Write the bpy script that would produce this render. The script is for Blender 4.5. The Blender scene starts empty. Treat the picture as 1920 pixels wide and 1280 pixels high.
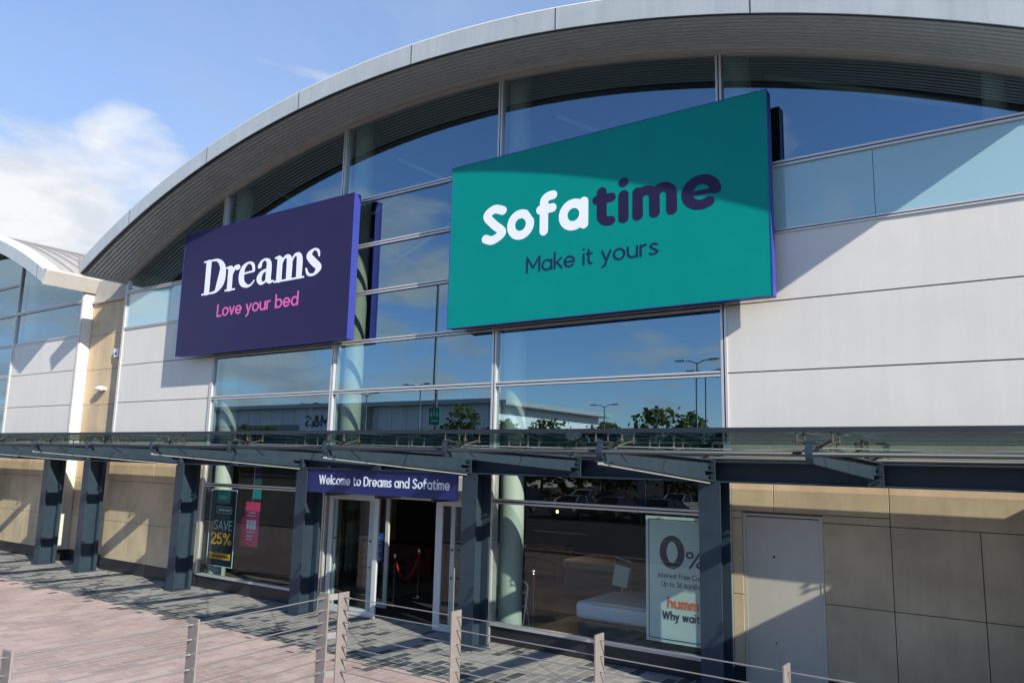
import bpy, bmesh, math, random
import numpy as np
from mathutils import Vector, Matrix

SC = bpy.context.scene
COL = SC.collection
rnd = random.Random(7)
R = math.radians

# ------------------------------------------------------------------ camera
cam_data = bpy.data.cameras.new('camera')
cam = bpy.data.objects.new('camera', cam_data)
COL.objects.link(cam)
SC.camera = cam
cam_data.sensor_width = 36.0
cam_data.lens = 36.0 * 1439.1 / 1920.0
cam_data.clip_start = 0.05
cam_data.clip_end = 3000
_y, _p, _r = R(34.8955), R(8.9293), R(1.27375)
_fwd = Vector((-math.sin(_y) * math.cos(_p), math.cos(_y) * math.cos(_p), math.sin(_p)))
_rt = Vector((math.cos(_y), math.sin(_y), 0))
_up = _rt.cross(_fwd)
_r2 = math.cos(_r) * _rt + math.sin(_r) * _up
_u2 = -math.sin(_r) * _rt + math.cos(_r) * _up
_m = Matrix((_r2, _u2, -_fwd)).transposed().to_4x4()
_m.translation = Vector((8.7433, -12.0, 3.26))
cam.matrix_world = _m

# ------------------------------------------------------------------ world
world = bpy.data.worlds.new('World')
SC.world = world
world.use_nodes = True
SUN = Vector((3.0, -1.0, 1.8)).normalized()
SUN_EL = math.asin(SUN.z)
SUN_AZ = math.atan2(SUN.x, SUN.y)


class NT:
    """tiny helper round a node tree"""
    def __init__(s, nt):
        s.nt = nt

    def n(s, typ, **kw):
        nd = s.nt.nodes.new(typ)
        for k, v in kw.items():
            if k.startswith('i_'):
                nd.inputs[k[2:].replace('_', ' ')].default_value = v
            else:
                setattr(nd, k, v)
        return nd

    def l(s, a, b):
        s.nt.links.new(a, b)

    def math(s, op, a, b=None, clamp=False):
        nd = s.nt.nodes.new('ShaderNodeMath')
        nd.operation = op
        nd.use_clamp = clamp
        for i, v in enumerate((a, b)):
            if v is None:
                continue
            if isinstance(v, (int, float)):
                nd.inputs[i].default_value = v
            else:
                s.nt.links.new(v, nd.inputs[i])
        return nd.outputs[0]

    def mix(s, fac, a, b, blend='MIX'):
        nd = s.nt.nodes.new('ShaderNodeMix')
        nd.data_type = 'RGBA'
        nd.blend_type = blend
        for i, v in ((0, fac), (6, a), (7, b)):
            if isinstance(v, (int, float)):
                nd.inputs[i].default_value = v
            elif isinstance(v, (tuple, list)):
                nd.inputs[i].default_value = (*v[:3], 1)
            else:
                s.nt.links.new(v, nd.inputs[i])
        return nd.outputs[2]

    def ramp(s, fac, stops, interp='LINEAR'):
        nd = s.nt.nodes.new('ShaderNodeValToRGB')
        cr = nd.color_ramp
        cr.interpolation = interp
        while len(cr.elements) < len(stops):
            cr.elements.new(0.5)
        for e, (p, c) in zip(cr.elements, stops):
            e.position = p
            e.color = (*c, 1) if not isinstance(c, (int, float)) else (c, c, c, 1)
        s.nt.links.new(fac, nd.inputs[0])
        return nd.outputs[0]


w = NT(world.node_tree)
bg = world.node_tree.nodes['Background']
bg.inputs[1].default_value = 0.100
sky = w.n('ShaderNodeTexSky', sky_type='NISHITA', sun_disc=False, sun_elevation=SUN_EL, sun_rotation=SUN_AZ,
          air_density=1.0, dust_density=0.2, ozone_density=4.0)
tc = w.n('ShaderNodeTexCoord')
sep = w.n('ShaderNodeSeparateXYZ')
w.l(tc.outputs['Generated'], sep.inputs[0])
zz = w.math('ADD', w.math('MAXIMUM', sep.outputs[2], 0.0), 0.22)
cmb = w.n('ShaderNodeCombineXYZ')
w.l(w.math('DIVIDE', sep.outputs[0], zz), cmb.inputs[0])
w.l(w.math('DIVIDE', sep.outputs[1], zz), cmb.inputs[1])
w.l(w.math('MULTIPLY', sep.outputs[2], 1.6), cmb.inputs[2])
nz = w.n('ShaderNodeTexNoise', i_Scale=3.4, i_Detail=9.0, i_Roughness=0.50, i_Distortion=0.35)
w.l(cmb.outputs[0], nz.inputs['Vector'])


def sky_blob(d, inner, outer):
    vm = w.n('ShaderNodeVectorMath', operation='DOT_PRODUCT')
    w.l(tc.outputs['Generated'], vm.inputs[0])
    vm.inputs[1].default_value = Vector(d).normalized()
    mr = w.n('ShaderNodeMapRange', interpolation_type='SMOOTHSTEP')
    w.l(vm.outputs['Value'], mr.inputs[0])
    mr.inputs[1].default_value = math.cos(R(outer))
    mr.inputs[2].default_value = math.cos(R(inner))
    return mr.outputs[0]


blob_r = w.math('MULTIPLY', sky_blob((-0.887, -0.41, 0.13), 2, 13.0), 0.55)
blob_r = w.math('MAXIMUM', blob_r, w.math('MULTIPLY', sky_blob((-0.80, -0.59, 0.085), 2, 9.0), 0.42))
blob = w.math('MAXIMUM', sky_blob((-0.906, 0.350, 0.238), 1, 9.0), w.math('MULTIPLY', sky_blob((-0.829, 0.432, 0.338), 0.5, 4.6), 0.85))
blob_r = w.math('MAXIMUM', blob_r, w.math('MULTIPLY', sky_blob((-0.25, -0.91, 0.33), 1, 7.0), 0.62))
blob_r = w.math('MAXIMUM', blob_r, w.math('MULTIPLY', sky_blob((-0.68, -0.68, 0.28), 1, 8.0), 0.45))
blob = w.math('MAXIMUM', blob, blob_r)
low = w.n('ShaderNodeMapRange', interpolation_type='SMOOTHSTEP')
w.l(sep.outputs[2], low.inputs[0])
low.inputs[1].default_value = 0.42
low.inputs[2].default_value = 0.12
bias = w.math('ADD', w.math('MULTIPLY', blob, 0.40), w.math('SUBTRACT', w.math('MULTIPLY', low.outputs[0], 0.175), 0.075))
cden = w.math('ADD', nz.outputs['Fac'], bias)
cmask = w.ramp(cden, [(0.0, 0.0), (0.60, 0.0), (0.70, 0.5), (0.84, 0.92), (1.0, 0.97)])
nz2 = w.n('ShaderNodeTexNoise', i_Scale=1.1, i_Detail=6.0, i_Roughness=0.6, i_Distortion=1.2)
w.l(cmb.outputs[0], nz2.inputs['Vector'])
veil = w.ramp(nz2.outputs['Fac'], [(0.0, 0.10), (0.38, 0.15), (0.75, 0.36), (1.0, 0.42)])
nz3 = w.n('ShaderNodeTexNoise', i_Scale=5.0, i_Detail=6.0, i_Roughness=0.55)
w.l(cmb.outputs[0], nz3.inputs['Vector'])
ccol = w.ramp(nz3.outputs['Fac'], [(0.0, (3.4, 3.65, 4.1)), (0.40, (4.0, 4.2, 4.5)), (0.56, (5.0, 5.05, 5.1)), (1.0, (5.3, 5.3, 5.3))])
skyb = w.mix(1.0, sky.outputs[0], (1.12, 1.18, 1.32), 'MULTIPLY')
fr = w.n('ShaderNodeMapRange', interpolation_type='SMOOTHSTEP')
w.l(sep.outputs[1], fr.inputs[0])
fr.inputs[1].default_value = -0.35
fr.inputs[2].default_value = 0.45
fr.inputs[3].default_value = 0.25
fr.inputs[4].default_value = 2.1
veil = w.math('MULTIPLY', veil, fr.outputs[0], True)
s1 = w.mix(veil, skyb, (2.35, 2.95, 3.95))
s2 = w.mix(cmask, s1, ccol)
w.l(s2, bg.inputs[0])

# ------------------------------------------------------------------ sun
sun_data = bpy.data.lights.new('sun', 'SUN')
sun_data.energy = 5.0
sun_data.angle = R(0.55)
sun_data.color = (1.0, 0.93, 0.82)
sun = bpy.data.objects.new('sun', sun_data)
COL.objects.link(sun)
sun.rotation_euler = SUN.to_track_quat('Z', 'Y').to_euler()
sun.location = (30, -20, 30)

SC.view_settings.view_transform = 'Standard'
SC.view_settings.look = 'None'
SC.view_settings.exposure = 0.92
SC.view_settings.gamma = 1.0
SC.view_settings.use_curve_mapping = False
SC.render.engine = 'CYCLES'
SC.cycles.max_bounces = 10
SC.cycles.transparent_max_bounces = 16
SC.cycles.glossy_bounces = 5
SC.cycles.caustics_reflective = False
SC.cycles.caustics_refractive = False
SC.cycles.sample_clamp_indirect = 6.0

# ------------------------------------------------------------------ materials
MATS = {}


def mat(name, col, rough=0.5, metal=0.0, var=0.0, vscale=3.0, bump=0.0, bscale=40.0, spec=0.5, coat=0.0, streak=0.0, stain=None):
    m = bpy.data.materials.new(name)
    m.use_nodes = True
    t = NT(m.node_tree)
    b = m.node_tree.nodes['Principled BSDF']
    b.inputs['Base Color'].default_value = (*col, 1)
    b.inputs['Roughness'].default_value = rough
    b.inputs['Metallic'].default_value = metal
    b.inputs['Specular IOR Level'].default_value = spec
    if coat:
        b.inputs['Coat Weight'].default_value = coat
        b.inputs['Coat Roughness'].default_value = 0.05
    geo = t.n('ShaderNodeNewGeometry')
    c = None
    if var:
        nz = t.n('ShaderNodeTexNoise', i_Scale=vscale, i_Detail=7.0, i_Roughness=0.6)
        t.l(geo.outputs['Position'], nz.inputs['Vector'])
        k = t.ramp(nz.outputs['Fac'], [(0.25, 1 - var), (0.75, 1 + var * 0.5)])
        c = t.mix(1.0, col, k, 'MULTIPLY')
        rr = t.math('ADD', t.math('MULTIPLY', nz.outputs['Fac'], 0.16), rough - 0.08, True)
        t.l(rr, b.inputs['Roughness'])
    if streak:
        mp = t.n('ShaderNodeMapping')
        mp.inputs['Scale'].default_value = (5.0, 5.0, 0.35)
        t.l(geo.outputs['Position'], mp.inputs[0])
        nz = t.n('ShaderNodeTexNoise', i_Scale=1.0, i_Detail=6.0, i_Roughness=0.65)
        t.l(mp.outputs[0], nz.inputs['Vector'])
        k = t.ramp(nz.outputs['Fac'], [(0.42, 0.0), (0.72, 1.0)])
        c = t.mix(t.math('MULTIPLY', k, streak), c if c is not None else col, stain or tuple(x * 0.55 for x in col))
    if c is not None:
        t.l(c, b.inputs['Base Color'])
    if bump:
        nb = t.n('ShaderNodeTexNoise', i_Scale=bscale, i_Detail=5.0)
        t.l(geo.outputs['Position'], nb.inputs['Vector'])
        bp = t.n('ShaderNodeBump', i_Strength=bump, i_Distance=0.02)
        t.l(nb.outputs['Fac'], bp.inputs['Height'])
        t.l(bp.outputs[0], b.inputs['Normal'])
    MATS[name] = m
    return m


def glass(name, tint, f0, cap=1.0, wave=0.0, gloss=(1, 1, 1), rough=0.0):
    m = bpy.data.materials.new(name)
    m.use_nodes = True
    t = NT(m.node_tree)
    for nd in list(m.node_tree.nodes):
        if nd.type == 'BSDF_PRINCIPLED':
            m.node_tree.nodes.remove(nd)
    out = [n for n in m.node_tree.nodes if n.type == 'OUTPUT_MATERIAL'][0]
    lw = t.n('ShaderNodeLayerWeight', i_Blend=0.5)
    p5 = t.math('POWER', lw.outputs['Facing'], 5.0)
    fac = t.math('MINIMUM', t.math('ADD', t.math('MULTIPLY', p5, 1 - f0), f0), cap)
    tr = t.n('ShaderNodeBsdfTransparent')
    tr.inputs[0].default_value = (*tint, 1)
    gl = t.n('ShaderNodeBsdfGlossy', i_Roughness=rough)
    gl.inputs[0].default_value = (*gloss, 1)
    if wave:
        geo = t.n('ShaderNodeNewGeometry')
        nb = t.n('ShaderNodeTexNoise', i_Scale=0.55, i_Detail=1.0)
        t.l(geo.outputs['Position'], nb.inputs['Vector'])
        bp = t.n('ShaderNodeBump', i_Strength=wave, i_Distance=0.05)
        t.l(nb.outputs['Fac'], bp.inputs['Height'])
        t.l(bp.outputs[0], gl.inputs['Normal'])
        t.l(bp.outputs[0], lw.inputs['Normal'])
    mx = t.n('ShaderNodeMixShader')
    t.l(fac, mx.inputs[0])
    t.l(tr.outputs[0], mx.inputs[1])
    t.l(gl.outputs[0], mx.inputs[2])
    t.l(mx.outputs[0], out.inputs[0])
    MATS[name] = m
    return m


mat('white_panel', (0.575, 0.55, 0.505), 0.42, var=0.08, vscale=0.8, streak=0.20, stain=(0.42, 0.41, 0.38))
mat('pilaster', (0.66, 0.62, 0.55), 0.55, var=0.06, streak=0.08)
mat('joint', (0.03, 0.03, 0.035), 0.8)
mat('stone_joint', (0.14, 0.11, 0.08), 0.9)
mat('aluminium', (0.55, 0.53, 0.52), 0.36, metal=0.45, var=0.08, vscale=4)
mat('gasket', (0.03, 0.03, 0.035), 0.6)
mat('stone', (0.55, 0.415, 0.265), 0.75, var=0.36, vscale=0.9, bump=0.12, bscale=70, streak=0.22, stain=(0.24, 0.20, 0.14))
mat('plinth', (0.022, 0.022, 0.026), 0.35, var=0.3, vscale=30)
mat('steel', (0.024, 0.039, 0.060), 0.45, var=0.18, vscale=6, spec=0.35, streak=0.15, stain=(0.06, 0.075, 0.085))
mat('steel_dark', (0.012, 0.016, 0.024), 0.5)
mat('soffit', (0.48, 0.52, 0.52), 0.40, metal=0.1, var=0.10, vscale=2)
mat('fascia', (0.43, 0.46, 0.455), 0.42, metal=0.2, var=0.12, vscale=1.2, streak=0.25)
mat('roof_top', (0.30, 0.29, 0.28), 0.6, var=0.12)
mat('verge', (0.72, 0.72, 0.70), 0.5, var=0.12, vscale=5)
mat('trim', (0.36, 0.345, 0.32), 0.5, var=0.1)
mat('dark_interior', (0.018, 0.017, 0.017), 0.8)
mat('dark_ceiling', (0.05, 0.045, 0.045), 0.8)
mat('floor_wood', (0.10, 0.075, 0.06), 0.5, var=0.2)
mat('floor_mat', (0.006, 0.006, 0.009), 0.9)
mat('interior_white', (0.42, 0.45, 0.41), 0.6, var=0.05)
mat('white_frame', (0.50, 0.50, 0.51), 0.35, var=0.04)
mat('service_door', (0.48, 0.425, 0.355), 0.45, var=0.08, vscale=2, streak=0.08)
mat('sign_navy', (0.0205, 0.0165, 0.064), 0.45, var=0.10, vscale=1.2, spec=0.15)
mat('sign_blue_side', (0.028, 0.04, 0.22), 0.45, spec=0.2)
mat('sign_teal', (0.0, 0.205, 0.18), 0.42, var=0.08, vscale=0.9, spec=0.12)
mat('sign_dark_navy', (0.018, 0.022, 0.085), 0.4)
mat('sign_welcome', (0.014, 0.022, 0.125), 0.35)
mat('letter_white', (0.70, 0.74, 0.86), 0.4)
mat('letter_pink', (0.60, 0.10, 0.34), 0.4)
mat('letter_navy', (0.016, 0.010, 0.045), 0.4, spec=0.2)
mat('letter_blue', (0.008, 0.02, 0.07), 0.4, spec=0.2)
mat('poster_pale', (0.55, 0.66, 0.66), 0.4)
mat('poster_navy', (0.006, 0.022, 0.045), 0.3)
mat('poster_black', (0.02, 0.02, 0.035), 0.4)
mat('letter_orange', (0.75, 0.13, 0.02), 0.4)
mat('letter_yellow', (0.75, 0.36, 0.02), 0.4)
mat('letter_pale', (0.6, 0.7, 0.75), 0.4)
mat('letter_maroon', (0.060, 0.028, 0.055), 0.4)
mat('tag_pink', (0.70, 0.04, 0.16), 0.4)
mat('banner_teal', (0.0, 0.23, 0.24), 0.4)
mat('bronze', (0.13, 0.115, 0.09), 0.35, metal=0.8)
mat('chrome', (0.62, 0.62, 0.60), 0.22, metal=0.95)
mat('rail_steel', (0.24, 0.212, 0.196), 0.42, metal=0.35, var=0.10, vscale=9)
mat('wire', (0.27, 0.255, 0.245), 0.35, metal=0.6)
mat('red_velvet', (0.30, 0.008, 0.014), 0.8)
mat('red_sofa', (0.055, 0.009, 0.006), 0.8)
mat('orange_fabric', (0.16, 0.05, 0.02), 0.8)
mat('mattress', (0.72, 0.75, 0.82), 0.85, var=0.04, vscale=8)
mat('linen', (0.62, 0.58, 0.55), 0.9, var=0.1, vscale=6)
mat('bed_base', (0.10, 0.085, 0.08), 0.8)
mat('headboard', (0.22, 0.18, 0.14), 0.8)
mat('white_plastic', (0.72, 0.72, 0.70), 0.35)
mat('grey_paint', (0.45, 0.46, 0.45), 0.45)
mat('notice_blue', (0.02, 0.06, 0.24), 0.4)
mat('dot_navy', (0.01, 0.015, 0.07), 0.4)
mat('concrete', (0.33, 0.31, 0.29), 0.8, var=0.15, bump=0.2)
mat('asphalt', (0.075, 0.072, 0.070), 0.85, var=0.25, vscale=2.0, bump=0.3, bscale=90)
mat('marking', (0.65, 0.65, 0.62), 0.7, var=0.15)
mat('kerb', (0.36, 0.34, 0.31), 0.8, var=0.1)
mat('store_white', (0.80, 0.80, 0.79), 0.5, var=0.05)
mat('store_glass', (0.05, 0.10, 0.11), 0.12)
mat('store_tower', (0.36, 0.37, 0.27), 0.7, var=0.1)
mat('sign_black', (0.02, 0.02, 0.02), 0.5)
mat('pole', (0.12, 0.13, 0.14), 0.45, metal=0.3)
mat('green_sign', (0.0, 0.30, 0.13), 0.4)
mat('blue_sign', (0.05, 0.28, 0.75), 0.4)
mat('leaf', (0.09, 0.12, 0.055), 0.6, var=0.5, vscale=1.2)
mat('hedge_leaf', (0.085, 0.085, 0.022), 0.6, var=0.6, vscale=2.0)
for nm in ('leaf', 'hedge_leaf'):
    t_ = NT(MATS[nm].node_tree)
    out_ = [n for n in MATS[nm].node_tree.nodes if n.type == 'OUTPUT_MATERIAL'][0]
    pb_ = MATS[nm].node_tree.nodes['Principled BSDF']
    tl_ = t_.n('ShaderNodeBsdfTranslucent')
    tl_.inputs[0].default_value = (0.16, 0.20, 0.06, 1)
    mx_ = t_.n('ShaderNodeMixShader')
    mx_.inputs[0].default_value = 0.45
    t_.l(pb_.outputs[0], mx_.inputs[1])
    t_.l(tl_.outputs[0], mx_.inputs[2])
    t_.l(mx_.outputs[0], out_.inputs[0])
mat('bark', (0.09, 0.065, 0.045), 0.9, var=0.2)
mat('tyre', (0.015, 0.015, 0.016), 0.8)
mat('rim', (0.5, 0.5, 0.5), 0.3, metal=0.7)
mat('car_glass', (0.015, 0.02, 0.024), 0.06)
mat('tail_light', (0.45, 0.01, 0.02), 0.2)
mat('head_light', (0.75, 0.75, 0.72), 0.15)
mat('plate_yellow', (0.7, 0.55, 0.10), 0.4)
for nm, c in dict(car_dark=(0.02, 0.022, 0.03), car_silver=(0.45, 0.46, 0.47), car_white=(0.7, 0.7, 0.7), car_blue=(0.02, 0.05, 0.12), car_red=(0.25, 0.015, 0.02), car_grey=(0.10, 0.105, 0.11)).items():
    mat(nm, c, 0.3, metal=0.2, coat=0.7)
glass('glass', (0.62, 0.72, 0.68), 0.30, 1.0, 0.010, (0.60, 0.84, 1.0))
glass('glass_low', (0.78, 0.85, 0.82), 0.055, 0.9, 0.012, (0.85, 0.95, 1.0))
glass('canopy_glass', (0.88, 0.93, 0.91), 0.05, 0.68, 0.0, (0.26, 0.44, 0.47))
glass('glass_door', (0.82, 0.90, 0.87), 0.05, 0.9)

_m = mat('lit_bulb', (1, 0.6, 0.3), 0.5)
_m.node_tree.nodes['Principled BSDF'].inputs['Emission Color'].default_value = (1, 0.55, 0.2, 1)
_m.node_tree.nodes['Principled BSDF'].inputs['Emission Strength'].default_value = 4.0
# spandrel: back painted glass with a faint cloudy coat
_m = mat('spandrel', (0.25, 0.40, 0.43), 0.06, spec=0.9, coat=1.0)

# paving
def paving(name, bw, rh, cols, mortar, rot, bumpd=0.25, offset=0.5, msize=0.012, varc=0.25, edge=None):
    m = bpy.data.materials.new(name)
    m.use_nodes = True
    t = NT(m.node_tree)
    b = m.node_tree.nodes['Principled BSDF']
    geo = t.n('ShaderNodeNewGeometry')
    mp = t.n('ShaderNodeMapping')
    mp.inputs['Rotation'].default_value = (0, 0, rot)
    t.l(geo.outputs['Position'], mp.inputs[0])
    br = t.n('ShaderNodeTexBrick', offset=offset, i_Scale=1.0, i_Mortar_Size=msize, i_Mortar_Smooth=0.3)
    br.inputs['Brick Width'].default_value = bw
    br.inputs['Row Height'].default_value = rh
    br.inputs['Color1'].default_value = (0, 0, 0, 1)
    br.inputs['Color2'].default_value = (1, 1, 1, 1)
    br.inputs['Mortar'].default_value = (0.5, 0.5, 0.5, 1)
    t.l(mp.outputs[0], br.inputs['Vector'])
    base = t.ramp(br.outputs['Color'], cols, 'CONSTANT')
    if edge:
        # charcoal blocks laid more densely along the border course
        sp = t.n('ShaderNodeSeparateXYZ')
        t.l(geo.outputs['Position'], sp.inputs[0])
        mr = t.n('ShaderNodeMapRange', interpolation_type='SMOOTHSTEP')
        t.l(sp.outputs[1], mr.inputs[0])
        mr.inputs[1].default_value, mr.inputs[2].default_value = edge[0], edge[1]
        mr.inputs[3].default_value, mr.inputs[4].default_value = edge[2], edge[3]
        dk = t.math('LESS_THAN', br.outputs['Color'], mr.outputs[0])
        base = t.mix(dk, base, (0.062, 0.066, 0.066))
    nz = t.n('ShaderNodeTexNoise', i_Scale=55.0, i_Detail=4.0)
    t.l(geo.outputs['Position'], nz.inputs['Vector'])
    nl = t.n('ShaderNodeTexNoise', i_Scale=0.9, i_Detail=6.0)
    t.l(geo.outputs['Position'], nl.inputs['Vector'])
    k = t.math('MULTIPLY', t.ramp(nz.outputs['Fac'], [(0.2, 1 - varc), (0.8, 1 + varc)]), t.ramp(nl.outputs['Fac'], [(0.25, 0.78), (0.75, 1.14)]))
    c1 = t.mix(1.0, base, k, 'MULTIPLY')
    # chewing gum and drip spots
    vo = t.n('ShaderNodeTexVoronoi', i_Scale=1.7)
    t.l(geo.outputs['Position'], vo.inputs['Vector'])
    nv = t.n('ShaderNodeTexNoise', i_Scale=9.0, i_Detail=2.0)
    t.l(geo.outputs['Position'], nv.inputs['Vector'])
    sp_ = t.math('LESS_THAN', t.math('ADD', vo.outputs['Distance'], t.math('MULTIPLY', nv.outputs['Fac'], 0.05)), 0.062)
    c1 = t.mix(t.math('MULTIPLY', sp_, 0.55), c1, (0.11, 0.10, 0.095))
    ns = t.n('ShaderNodeTexNoise', i_Scale=0.45, i_Detail=8.0, i_Roughness=0.7, i_Distortion=0.8)
    t.l(geo.outputs['Position'], ns.inputs['Vector'])
    c1 = t.mix(1.0, c1, t.ramp(ns.outputs['Fac'], [(0.30, 0.72), (0.50, 1.0), (0.70, 1.10)]), 'MULTIPLY')
    c2 = t.mix(br.outputs['Fac'], c1, mortar)
    t.l(c2, b.inputs['Base Color'])
    b.inputs['Roughness'].default_value = 0.8
    hh = t.math('ADD', t.math('MULTIPLY', br.outputs['Fac'], -1.0), t.math('MULTIPLY', nz.outputs['Fac'], 0.35))
    bp = t.n('ShaderNodeBump', i_Strength=bumpd, i_Distance=0.01)
    t.l(hh, bp.inputs['Height'])
    t.l(bp.outputs[0], b.inputs['Normal'])
    MATS[name] = m


paving('pink_paving', 0.40, 0.20, [(0.0, (0.285, 0.218, 0.20)), (0.3, (0.322, 0.25, 0.228)), (0.6, (0.345, 0.272, 0.25)), (0.8, (0.30, 0.23, 0.21))], (0.39, 0.325, 0.295), R(90), varc=0.32, msize=0.008, edge=(-2.55, -2.95, 0.42, 0.0))
paving('grey_paving', 0.40, 0.20, [(0.0, (0.25, 0.215, 0.20)), (0.30, (0.285, 0.25, 0.23)), (0.55, (0.31, 0.275, 0.25)), (0.72, (0.25, 0.225, 0.21)), (0.90, (0.17, 0.16, 0.155)), (0.95, (0.28, 0.25, 0.23))], (0.40, 0.365, 0.33), R(90), msize=0.013, edge=(-1.0, -2.45, 0.16, 0.68))

# ------------------------------------------------------------------ object helpers
WLOC = {}


def tag(o, label=None, cat=None, group=None, kind=None):
    if label:
        o['label'] = label
    if cat:
        o['category'] = cat
    if group:
        o['group'] = group
    if kind:
        o['kind'] = kind
    return o


def thing(name, loc, label, cat, group=None):
    o = bpy.data.objects.new(name, None)
    o.empty_display_size = 0.2
    COL.objects.link(o)
    o.location = loc
    WLOC[o] = Vector(loc)
    return tag(o, label, cat, group)


class MB:
    def __init__(s):
        s.v, s.f, s.mi, s.mats = [], [], [], []

    def _m(s, m):
        if m not in s.mats:
            s.mats.append(m)
        return s.mats.index(m)

    def face(s, pts, m=None):
        b = len(s.v)
        s.v += [tuple(p) for p in pts]
        s.f.append(tuple(range(b, b + len(pts))))
        s.mi.append(s._m(m) if m else 0)

    def box(s, x0, x1, y0, y1, z0, z1, m=None):
        x0, x1 = sorted((x0, x1)); y0, y1 = sorted((y0, y1)); z0, z1 = sorted((z0, z1))
        b = len(s.v)
        s.v += [(x0, y0, z0), (x1, y0, z0), (x1, y1, z0), (x0, y1, z0), (x0, y0, z1), (x1, y0, z1), (x1, y1, z1), (x0, y1, z1)]
        for q in ((0, 3, 2, 1), (4, 5, 6, 7), (0, 1, 5, 4), (1, 2, 6, 5), (2, 3, 7, 6), (3, 0, 4, 7)):
            s.f.append(tuple(b + i for i in q))
            s.mi.append(s._m(m) if m else 0)
        return s

    def prism(s, poly, axis, a, c, m=None):
        """poly: 2-D points ccw; axis 'x','y','z' extruded from a to c"""
        def P(u, v, t):
            return {'x': (t, u, v), 'y': (u, t, v), 'z': (u, v, t)}[axis]
        n = len(poly)
        b = len(s.v)
        s.v += [P(u, v, a) for u, v in poly] + [P(u, v, c) for u, v in poly]
        fs = [tuple(b + i for i in range(n))[::-1], tuple(b + n + i for i in range(n))]
        fs += [(b + i, b + (i + 1) % n, b + n + (i + 1) % n, b + n + i) for i in range(n)]
        for q in fs:
            s.f.append(q)
            s.mi.append(s._m(m) if m else 0)
        return s

    def tube(s, p, q, r, n=8, r2=None, m=None, caps=True):
        p, q = Vector(p), Vector(q)
        d = (q - p).normalized()
        a = d.orthogonal().normalized()
        c = d.cross(a)
        r2 = r if r2 is None else r2
        b = len(s.v)
        for k in range(n):
            t = 2 * math.pi * k / n
            s.v.append(tuple(p + r * (math.cos(t) * a + math.sin(t) * c)))
        for k in range(n):
            t = 2 * math.pi * k / n
            s.v.append(tuple(q + r2 * (math.cos(t) * a + math.sin(t) * c)))
        fs = [(b + k, b + (k + 1) % n, b + n + (k + 1) % n, b + n + k) for k in range(n)]
        if caps:
            fs += [tuple(b + k for k in range(n))[::-1], tuple(b + n + k for k in range(n))]
        for q_ in fs:
            s.f.append(q_)
            s.mi.append(s._m(m) if m else 0)
        return s

    def path(s, pts, r, n=8, m=None):
        """continuous tube through points"""
        pts = [Vector(p) for p in pts]
        b = len(s.v)
        prev = None
        for i, p in enumerate(pts):
            d = (pts[min(i + 1, len(pts) - 1)] - pts[max(i - 1, 0)]).normalized()
            if prev is None:
                a = d.orthogonal().normalized()
            else:
                a = (prev - d * prev.dot(d)).normalized()
            prev = a
            c = d.cross(a)
            for k in range(n):
                t = 2 * math.pi * k / n
                s.v.append(tuple(p + r * (math.cos(t) * a + math.sin(t) * c)))
        for i in range(len(pts) - 1):
            for k in range(n):
                s.f.append((b + i * n + k, b + i * n + (k + 1) % n, b + (i + 1) * n + (k + 1) % n, b + (i + 1) * n + k))
                s.mi.append(s._m(m) if m else 0)
        return s

    def lathe(s, prof, c, n=16, m=None):
        b = len(s.v)
        for r, z in prof:
            for k in range(n):
                t = 2 * math.pi * k / n
                s.v.append((c[0] + r * math.cos(t), c[1] + r * math.sin(t), c[2] + z))
        for i in range(len(prof) - 1):
            for k in range(n):
                s.f.append((b + i * n + k, b + i * n + (k + 1) % n, b + (i + 1) * n + (k + 1) % n, b + (i + 1) * n + k))
                s.mi.append(s._m(m) if m else 0)
        return s

    def build(s, name, m=None, parent=None, bevel=0.0, smooth=False, loc=None, seg=2):
        me = bpy.data.meshes.new(name)
        pl = WLOC[parent] if parent is not None else Vector((0, 0, 0))
        own = Vector(loc) if loc is not None else pl
        me.from_pydata([tuple(Vector(v) - own) for v in s.v], [], s.f)
        if s.mats:
            for x in s.mats:
                me.materials.append(MATS[x])
            me.polygons.foreach_set('material_index', s.mi)
        else:
            me.materials.append(MATS[m])
        o = bpy.data.objects.new(name, me)
        COL.objects.link(o)
        if parent is not None:
            o.parent = parent
        o.location = own - pl
        WLOC[o] = own
        if smooth:
            me.polygons.foreach_set('use_smooth', [True] * len(me.polygons))
        if bevel:
            bv = o.modifiers.new('bevel', 'BEVEL')
            bv.width = bevel
            bv.segments = seg
            bv.limit_method = 'ANGLE'
            bv.angle_limit = R(40)
        me.update()
        return o


def copy_tree(o, loc=None, parent=None):
    c = o.copy()
    COL.objects.link(c)
    if parent is not None:
        c.parent = parent
    if loc is not None:
        c.location = loc
    WLOC[c] = Vector(loc) if loc is not None else WLOC[o]
    for ch in list(o.children):
        copy_tree(ch, None, c)
    return c


# ------------------------------------------------------------------ lettering: strokes -> distance field -> outline -> mesh
def arc(cx, cy, rx, a0, a1, ry=None, n=18):
    ry = rx if ry is None else ry
    return [(cx + rx * math.cos(R(a0 + (a1 - a0) * i / n)), cy + ry * math.sin(R(a0 + (a1 - a0) * i / n))) for i in range(n + 1)]


def spline(pts, n=8):
    out = []
    P = [pts[0]] + list(pts) + [pts[-1]]
    for i in range(1, len(P) - 2):
        for k in range(n):
            t = k / n
            q = []
            for d in range(len(pts[0])):
                a, b, c, e = P[i - 1][d], P[i][d], P[i + 1][d], P[i + 2][d]
                q.append(0.5 * (2 * b + (c - a) * t + (2 * a - 5 * b + 4 * c - e) * t * t + (3 * b - a - 3 * c + e) * t ** 3))
            out.append(tuple(q))
    out.append(tuple(pts[-1]))
    return out


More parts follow.
